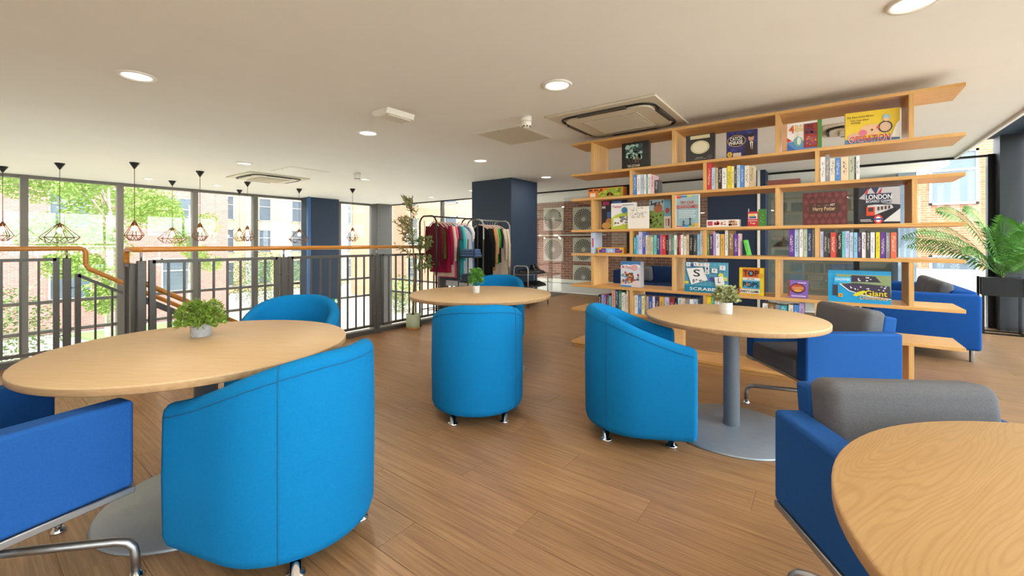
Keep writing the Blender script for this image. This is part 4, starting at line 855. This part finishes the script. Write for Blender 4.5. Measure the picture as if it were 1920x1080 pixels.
g.rect(.02, .02, .14, .98, 'e2cf2c').rect(.84, .02, .98, .98, 'e2cf2c').rect(.15, .64, .83, .96, 'd0652c').rect(.14, .54, .84, .64, 'e6e0d4').rect(.14, .24, .83, .54, '4aa0cc').rect(.04, .06, .84, .22, 'ece6da').disc(.07, .92, .05, .05, 'e2cf2c').disc(.88, .72, .10, .09, 'd8a828').disc(.92, .22, .05, .05, 'e2cf2c').rect(0, .06, .05, .3, 'cf5a28')
g.text('TOP', .17, .69, .62, .22, '1d1a1a').text('OF THE', .32, .565, .3, .05, '2a2624').text('POPS', .16, .29, .64, .20, '1d1a1a').disc(.48, .80, .05, .06, '4aa0cc').disc(.35, .39, .05, .055, 'd0652c').text('PARTY GAME', .08, .09, .72, .10, '1d1a1a').side_print('c87428', 'TOP OF THE POPS', '1d1a1a')
g = Game(1477, 1515, 526, 5, '8a6ac0', 'small purple quiz game box with an orange window', d=.06, setback=.08)
g.rect(0, .1, .12, 1, '8a4a3a').disc(.5, .55, .38, .3, '4a2a5a').disc(.5, .56, .33, .22, 'c8582c').rect(.24, .52, .78, .62, 'f0c89a').disc(.5, .42, .2, .08, 'e2a84a').text('ARTICULATE', .24, .535, .54, .07, '8a2a1a').rect(.5, .84, .92, .9, 'd8cce8').rect(.2, .08, .9, .14, 'd8cce8')
g = Game(1553, 1671, 508, 5, '1f9ad2', 'large bright blue giant dominoes box', d=.12, setback=.0)
g.rect(0, .92, 1, 1, '2a8fc0').poly([(.12, .88), (1, .88), (1, .18), (.62, .22), (.36, .34), (.22, .56)], '8a9a6c').poly([(.2, .62), (.4, .86), (.76, .84), (.85, .66), (.5, .66)], '3a3240').poly([(.22, .56), (.44, .62), (.98, .56), (1, .18), (.62, .22), (.36, .36)], '40384a')
g.poly([(.18, .58), (.34, .36), (.62, .22), (1, .16), (1, .18), (.62, .245), (.35, .38), (.2, .59)], 'eef2f4').scatter(.42, .68, .74, .82, 8, ('e2e2ea',), 3, .018).scatter(.34, .4, .96, .56, 14, ('e2e2ea',), 4, .016).poly([(.10, .80), (.38, .80), (.38, .64), (.34, .6), (.10, .62)], '3fb2e2').text('KINGFISHER', .12, .68, .24, .08, 'eaf4fa').rect(.08, .2, .16, .54, '3a3a44').rect(.17, .16, .24, .27, 'e2a828').text('28', .185, .185, .04, .06, '5a3a10').poly([(.4, .24), (.48, .34), (.58, .40), (.62, .36), (.54, .26), (.46, .2)], 'd8cf2c').text('Giant', .60, .24, .34, .17, 'e6cf2a').text('Dominoes', .52, .12, .43, .12, 'e2a828')
# ================================================================ palm by the window
q = on_z(1874, 610, 0); pl = thing('planter_stand', 'black box planter on a slim metal stand in the window corner', 'planter', (1.83, 8.33, 0))
zb, zt = .50, .73
for a in (-1, 1):
    for c in (-1, 1): MB().box(a*.19-.012, c*.12-.012, 0, a*.19+.012, c*.12+.012, zt+.015).build('leg', M_BLACK, pl)
MB().box(-.2, -.13, 0, .2, -.11, .02).box(-.2, .11, 0, .2, .13, .02).box(-.2, -.13, 0, -.18, .13, .02).box(.18, -.13, 0, .2, .13, .02).build('foot_frame', M_BLACK, pl)
MB().rbox(-.178, -.108, zb, .178, .108, zt+.01, r=.004, seg=1).build('box', M_BLACK, pl)
palm = thing('palm', 'leafy green palm growing from the black planter', 'plant', (1.83, 8.33, zt+.01))
RP = random.Random(5)
def frond(az, lean, ln, label=None):
    """arching rachis with paired leaflets"""
    m = MB(); pts = []; n = 16
    for k in range(n+1):
        t = k/n; r_ = ln*(lean*t*.95+.12*t*t); z = ln*(1-lean*.55)*math.sin(t*PI*(.42+.20*lean))*(.98-.15*lean*t)
        pts.append(Vector((r_*math.cos(az), r_*math.sin(az), z)))
    m.tube(pts, [.006*(1-.75*k/n) for k in range(n+1)], 5)
    for k in range(4*1, 2*n):
        t = k/(2*n); i = min(n-1, int(t*n)); p_ = pts[i].lerp(pts[i+1], t*n-i); d = (pts[i+1]-pts[i]).normalized(); sd = d.cross(Vector((0, 0, 1))); sd = sd.normalized() if sd.length > .01 else Vector((1, 0, 0))
        L_ = ln*.30*math.sin(PI*(.18+.80*t))*RP.uniform(.9, 1.1)
        for s_ in (-1, 1):
            dr = (sd*s_*.62+d*.6+Vector((0, 0, .15+s_*.55))).normalized(); tip = p_+dr*L_+Vector((0, 0, -.22*L_)); mid = p_+dr*L_*.5+Vector((0, 0, .02)); wv = d*.0115
            b0 = len(m.v); m.add([p_-wv*.4, p_+wv*.4, mid+wv, tip, mid-wv], [(0, 1, 2, 4), (4, 2, 3)])
    m.build('frond', M_PALM, palm)
for az, lean, ln in ((2.9, .80, 1.12), (3.5, .72, 1.15), (4.2, .5, 1.0), (3.15, .9, .95), (4.9, .62, .9), (5.5, .35, .95), (3.9, .8, .7), (3.2, .40, 1.25), (5.2, .85, .6), (4.6, .25, .95), (3.0, .2, 1.1), (4.4, .95, .55)): frond(az, lean, ln)
MB().tube([(0, 0, -.02), (0, 0, .1)], .02, 8).build('stem', M_BARK, palm)
# ================================================================ olive tree in pot
ot = thing('potted_tree', 'slender artificial tree in a sage green pot by the balustrade', 'tree', (-4.66, 3.93, 0))
MB().lathe([(.092, .0), (.095, .025), (.095, .027)], 28).build('wooden_foot', M_PLY, ot)
MB().lathe([(.090, .027), (.094, .04), (.096, .205), (.088, .205), (.086, .18)], 28).build('pot', mat('sage_pot', 'b9c7a8', .7), ot)
MB().lathe([(.001, .185), (.087, .18)], 20, cap=False).build('soil', M_SOIL, ot)
RO = random.Random(9); tr = MB(); lf = MB(); LV = []; LF = []
tr.tube([(0, 0, .18), (.02, .01, .8), (-.01, 0, 1.3), (-.04, -.02, 1.75)], [.016, .013, .009, .004], 7)
def twig(p_, d, ln):
    q_ = p_+d*ln; tr.tube([p_, p_.lerp(q_, .5)+Vector((0, 0, .02)), q_], [.005, .004, .002], 5)
    for k in range(int(ln*62)):
        t = RO.uniform(.15, 1.05); c = p_.lerp(q_, t); a = (d*.5+Vector((RO.gauss(0, .6), RO.gauss(0, .6), RO.gauss(.1, .5)))).normalized(); s_ = RO.uniform(.028, .05); b_ = a.orthogonal().normalized()*.009; i = len(LV)
        LV.extend([c, c+a*s_+b_, c+a*s_*2, c+a*s_-b_]); LF.append((i, i+1, i+2, i+3))
for k in range(40):
    t = RO.uniform(.48, 1); z = .2+1.55*t; a = RO.uniform(PI*1.0, 2*PI) if k % 5 else RO.uniform(0, PI); ln = (.42*(1.15-t)+.06)*RO.uniform(.7, 1.2); ln = min(ln, .02) if math.sin(a) > .05 else (ln*.3 if math.cos(a) < -.3 and z < 1.3 else ln); twig(Vector((.01-.04*t, 0, z)), Vector((math.cos(a), math.sin(a), .75)).normalized(), ln)
lf.add(LV, LF); tr.build('trunk', M_BARK, ot); tag(lf.build('foliage', M_OLIVE, ot), kind='stuff')
# ================================================================ clothes rails
def rail(y0, y1, x, h, label, m=M_BLACK):
    r_ = thing('clothes_rail', label, 'clothes rail', (x, y0, 0)); d = y1-y0; wz = .17
    for y in (0, d):
        P = [(-wz, y, .03), (-wz, y, h-.08), (-wz+.03, y, h-.03), (-wz+.08, y, h), (wz-.08, y, h), (wz-.03, y, h-.03), (wz, y, h-.08), (wz, y, .03)]
        MB().tube(P, .012, 8).build('end_frame', m, r_)
        for s_ in (-wz, wz): MB().lathe([(.016, 0), (.018, .01), (.016, .035)], 10, (s_, y, 0)).build('foot', m, r_)
    MB().tube([(0, 0, h), (0, d, h)], .011, 8).build('hanging_bar', m, r_)
    for s_ in (-.12, .0, .12): MB().tube([(s_, 0, .25), (s_, d, .25)], .007, 6).build('shelf_bar', m, r_)
rail(4.08, 4.94, -4.52, 1.575, 'first black clothes rail beside the potted tree'); rail(5.00, 5.67, -4.45, 1.56, 'second clothes rail before the navy pillar', M_STEEL)
M_HANG = mat('velvet_hanger', 'd3b8ae', .8)
def garment(x, y, hz, ln, w, col, label, cat='garment', sleeve=.35, thick=.040, yaw=0, flare=0.0, col2=None, name='garment'):
    """a garment on a hanger facing along the rail: shoulders slope from the neck, folds ripple the hem"""
    g_ = thing(name, label, cat, (x, y, hz), yaw, 'clothes hanging on the rails'); m = MB(); N = 20; J = 12
    fab = mat('cloth_'+col+(col2 or ''), col, .95, var=.1, scale=50 if not col2 else 70, bump=.3, bscale=400, col2=col2, spec=.1)
    for side in (1, -1):
        vs = []; fs = []
        for j in range(J+1):
            t = j/J
            for i in range(N+1):
                s_ = -1+2*i/N; sw = (w*.5)*(1+flare*t) if t > .12 else w*.5*(.55+.45*t/.12)
                px = s_*sw; drop = abs(s_)*.07*max(0, 1-t*3)
                pz = -.045-drop-t*ln; bulge = thick*.5*(1-abs(s_)**4)*(.75+.45*math.sin(7*s_+3*t)*t+.15*math.sin(17*s_+y*50)*t)
                vs.append((px, side*max(.003, bulge), pz))
        for j in range(J):
            for i in range(N): a = j*(N+1)+i; fs.append((a, a+1, a+N+2, a+N+1))
        m.add(vs, fs, True)
    m.build('cloth_body', fab, g_)
    if sleeve:
        for s_ in (-1, 1): MB().tube([(s_*w*.47, 0, -.10), (s_*w*.56, .01, -.10-sleeve*.4), (s_*w*.54, .015, -.10-sleeve)], [.029, .027, .024], 10).build('sleeve', fab, g_)
    h_ = MB().tube([(-w*.42, 0, -.115), (-w*.2, 0, -.06), (0, 0, -.03), (w*.2, 0, -.06), (w*.42, 0, -.115)], .007, 6).build('hanger', M_HANG, g_)
    MB().tube([(0, 0, -.03), (0, 0, .0), (.018, 0, .022), (.0, 0, .040), (-.016, 0, .024)], .0025, 5).build('hook', M_STEEL, h_)
G1 = [(4.19, .62, .26, '5a1f28', 'dark maroon top nearest the potted tree', .5, None), (4.255, .52, .32, '5a5c22', 'olive green top behind the maroon one', 0, None), (4.32, .72, .38, '8a1838', 'crimson long-sleeved top on the first rail', .55, None),
      (4.385, .78, .38, 'd9b9a4', 'beige pink top beside the crimson one', .5, None), (4.45, .80, .34, 'd85c82', 'bright pink top on the first rail', .3, None), (4.515, .85, .36, '55565c', 'dark grey dress on the first rail', .2, None),
      (4.58, .80, .38, '3fb0b4', 'turquoise top with hanging sleeve', .5, None), (4.71, .95, .40, 'e6e2e4', 'white floral dress at the end of the first rail', .22, 'cfc8cf'), (4.845, .98, .30, '7a94c0', 'pale blue dress behind the white floral one', 0, None)]
for y, ln, w_, c, lb, sl_, c2 in G1: garment(-4.52, y, 1.535, ln, w_, c, lb, sleeve=sl_, col2=c2, flare=.1, yaw=.36 if 'floral' in lb else .06)
G2 = [(5.10, .85, .42, '17171a', 'black coat nearest on the second rail', .6), (5.165, .9, .40, '1d1b1c', 'black jumper behind the black coat', .6), (5.23, .72, .40, 'c48a54', 'camel brown jacket on the second rail', .55), (5.295, .45, .36, 'b89a80', 'fawn top on the second rail', .4),
      (5.36, .62, .34, '2f9a34', 'bright green knitted top on the second rail', .3), (5.42, .6, .34, '2a2a2c', 'dark narrow top beside the green one', .3), (5.485, .85, .40, 'd3bfae', 'pale pink blouse near the navy pillar', .5), (5.55, .92, .42, 'd8cab2', 'cream cardigan at the end nearest the navy pillar', .62)]
for y, ln, w_, c, lb, sl_ in G2: garment(-4.45, y, 1.52, ln, w_, c, lb, sleeve=sl_, flare=.06, yaw=.06)
# slim black stand with folded jeans between the rails
sd = thing('shelf_stand', 'slim black metal shelf between the two clothes rails', 'shelf', (-4.04, 4.45, 0))
for a in (-.15, .15):
    for c in (-.1, .1): MB().tube([(a, c, 0), (a, c, 1.25)], .008, 6).build('leg', M_BLACK, sd)
for z in (.30, .64, .99): MB().box(-.15, -.1, z, .15, .1, z+.012).build('shelf_board', M_BLACK, sd)
def folded(z, label, col):
    f = thing('folded_jeans', label, 'clothes', (-4.04, 4.45, z), 0, 'folded jeans on the black shelf')
    for k in range(3): MB().rbox(-.13+.01*k, -.09, k*.036, .13-.012*k, .09, k*.036+.034, r=.014, seg=3).build('fold', mat('denim_'+col, col, .95, var=.15, scale=80, bump=.3), f)
folded(1.003, 'folded mid-blue jeans on the upper level of the black shelf', '4a668f'); folded(.653, 'folded dark jeans on the lower level of the black shelf', '3a4a60')
# trailing greenery hung on the first rail
tg = thing('hanging_plant', 'two tufts of trailing greenery hanging on the first clothes rail', 'plant', (-4.47, 3.97, 0))
MB().tube([(0, 0, 1.50), (.0, .01, 1.2), (.01, 0, .78)], .005, 5).build('stem', M_BARK, tg)
for z, r_, sd_ in ((1.12, .16, 61), (.86, .16, 62)):
    tag(blade_cloud(70, r_*.8, .16, sd_, ln=.045, width=.008, droop=.9).build('foliage', mat('leaf_trailing', '77874a', .7, var=.25, scale=20), tg, (0, 0, z)), kind='stuff')
# ================================================================ shoe rack
sr = thing('shoe_rack', 'chrome shoe rack beside the navy pillar', 'shoe rack', (-4.58, 6.42, 0)); L_ = .68
for y in (0, L_):
    MB().tube([(-.16, y, 0), (-.16, y, .70), (-.145, y, .745), (-.11, y, .765), (.11, y, .765), (.145, y, .745), (.16, y, .70), (.16, y, 0)] if y == 0 else [(-.16, y, 0), (-.16, y, .62), (.16, y, .62), (.16, y, 0)], .013, 10).build('end_frame', M_STEEL, sr)
for z in (.12, .36, .60):
    for x in (-.13, -.045, .045, .13): MB().tube([(x, 0, z), (x, L_, z)], .006, 6).build('shelf_bar', M_STEEL, sr)
M_SHOE = mat('black_leather', '141314', .25, var=.1)
def shoe(x, y, z, rz, label, boot=False):
    s_ = thing('boot' if boot else 'shoe', label, 'shoe', (x, y, z), rz, 'black shoes on the chrome rack'); hl = .16 if boot else .085
    MB().prism([(.0, -.035), (.10, -.03), (.2, -.042), (.255, -.025), (.265, 0), (.255, .025), (.2, .042), (.10, .03), (.0, .035), (-.01, 0)], 0, .022).build('sole', M_BLACK, s_)
    m = MB(); rows = []
    for (t, w_, top) in ((0, .030, hl), (.04, .034, hl), (.085, .034, hl*.97), (.115, .034, .085), (.16, .038, .066), (.21, .040, .056), (.245, .030, .044), (.262, .010, .030)):
        rows.append([(t, w_*math.sin(a)*1.0, .022+(top-.022)*max(0, math.cos(a))**.8) for a in [(-PI/2)+PI*k/10 for k in range(11)]])
    n = 11; m.add([p_ for r in rows for p_ in r], [(i*n+j, (i+1)*n+j, (i+1)*n+j+1, i*n+j+1) for i in range(len(rows)-1) for j in range(n-1)]+[tuple(range(n)), tuple(7*n+j for j in range(n))], True)
    m.build('upper', M_SHOE, s_)
    if boot: MB().tube([(.1, -.02, .1), (.1, .02, .1), (.12, -.02, .088), (.12, .02, .088), (.14, -.018, .08), (.14, .018, .08)], .003, 5).build('laces', M_BLACK, s_)
yb = 6.42
for i, (z, yo, b_, nm) in enumerate(((.607, .08, False, 'top shelf, end nearest the clothes rails'), (.607, .28, False, 'top shelf, middle'), (.607, .47, True, 'top shelf, pillar end'), (.367, .08, False, 'middle shelf, near end'), (.367, .30, False, 'middle shelf, centre'), (.367, .50, False, 'middle shelf, far end'))):
    for k in (0, 1): shoe(-4.68, yb+yo+k*.10, z, 0, '%s black %s of the pair on the %s' % ('left' if k else 'right', 'boot' if b_ else 'shoe', nm), b_)
# ================================================================ cushion on the glazing sofa, brass box behind
cs = MB().rbox(-.22, -.07, 0, .22, .07, .30, r=.055, seg=5, mtx=Matrix.Rotation(.25, 4, 'X')).build('cushion', M_GREY, None, (-2.92, 8.15, .46)); tag(cs, 'grey scatter cushion on the dark blue sofa', 'cushion')
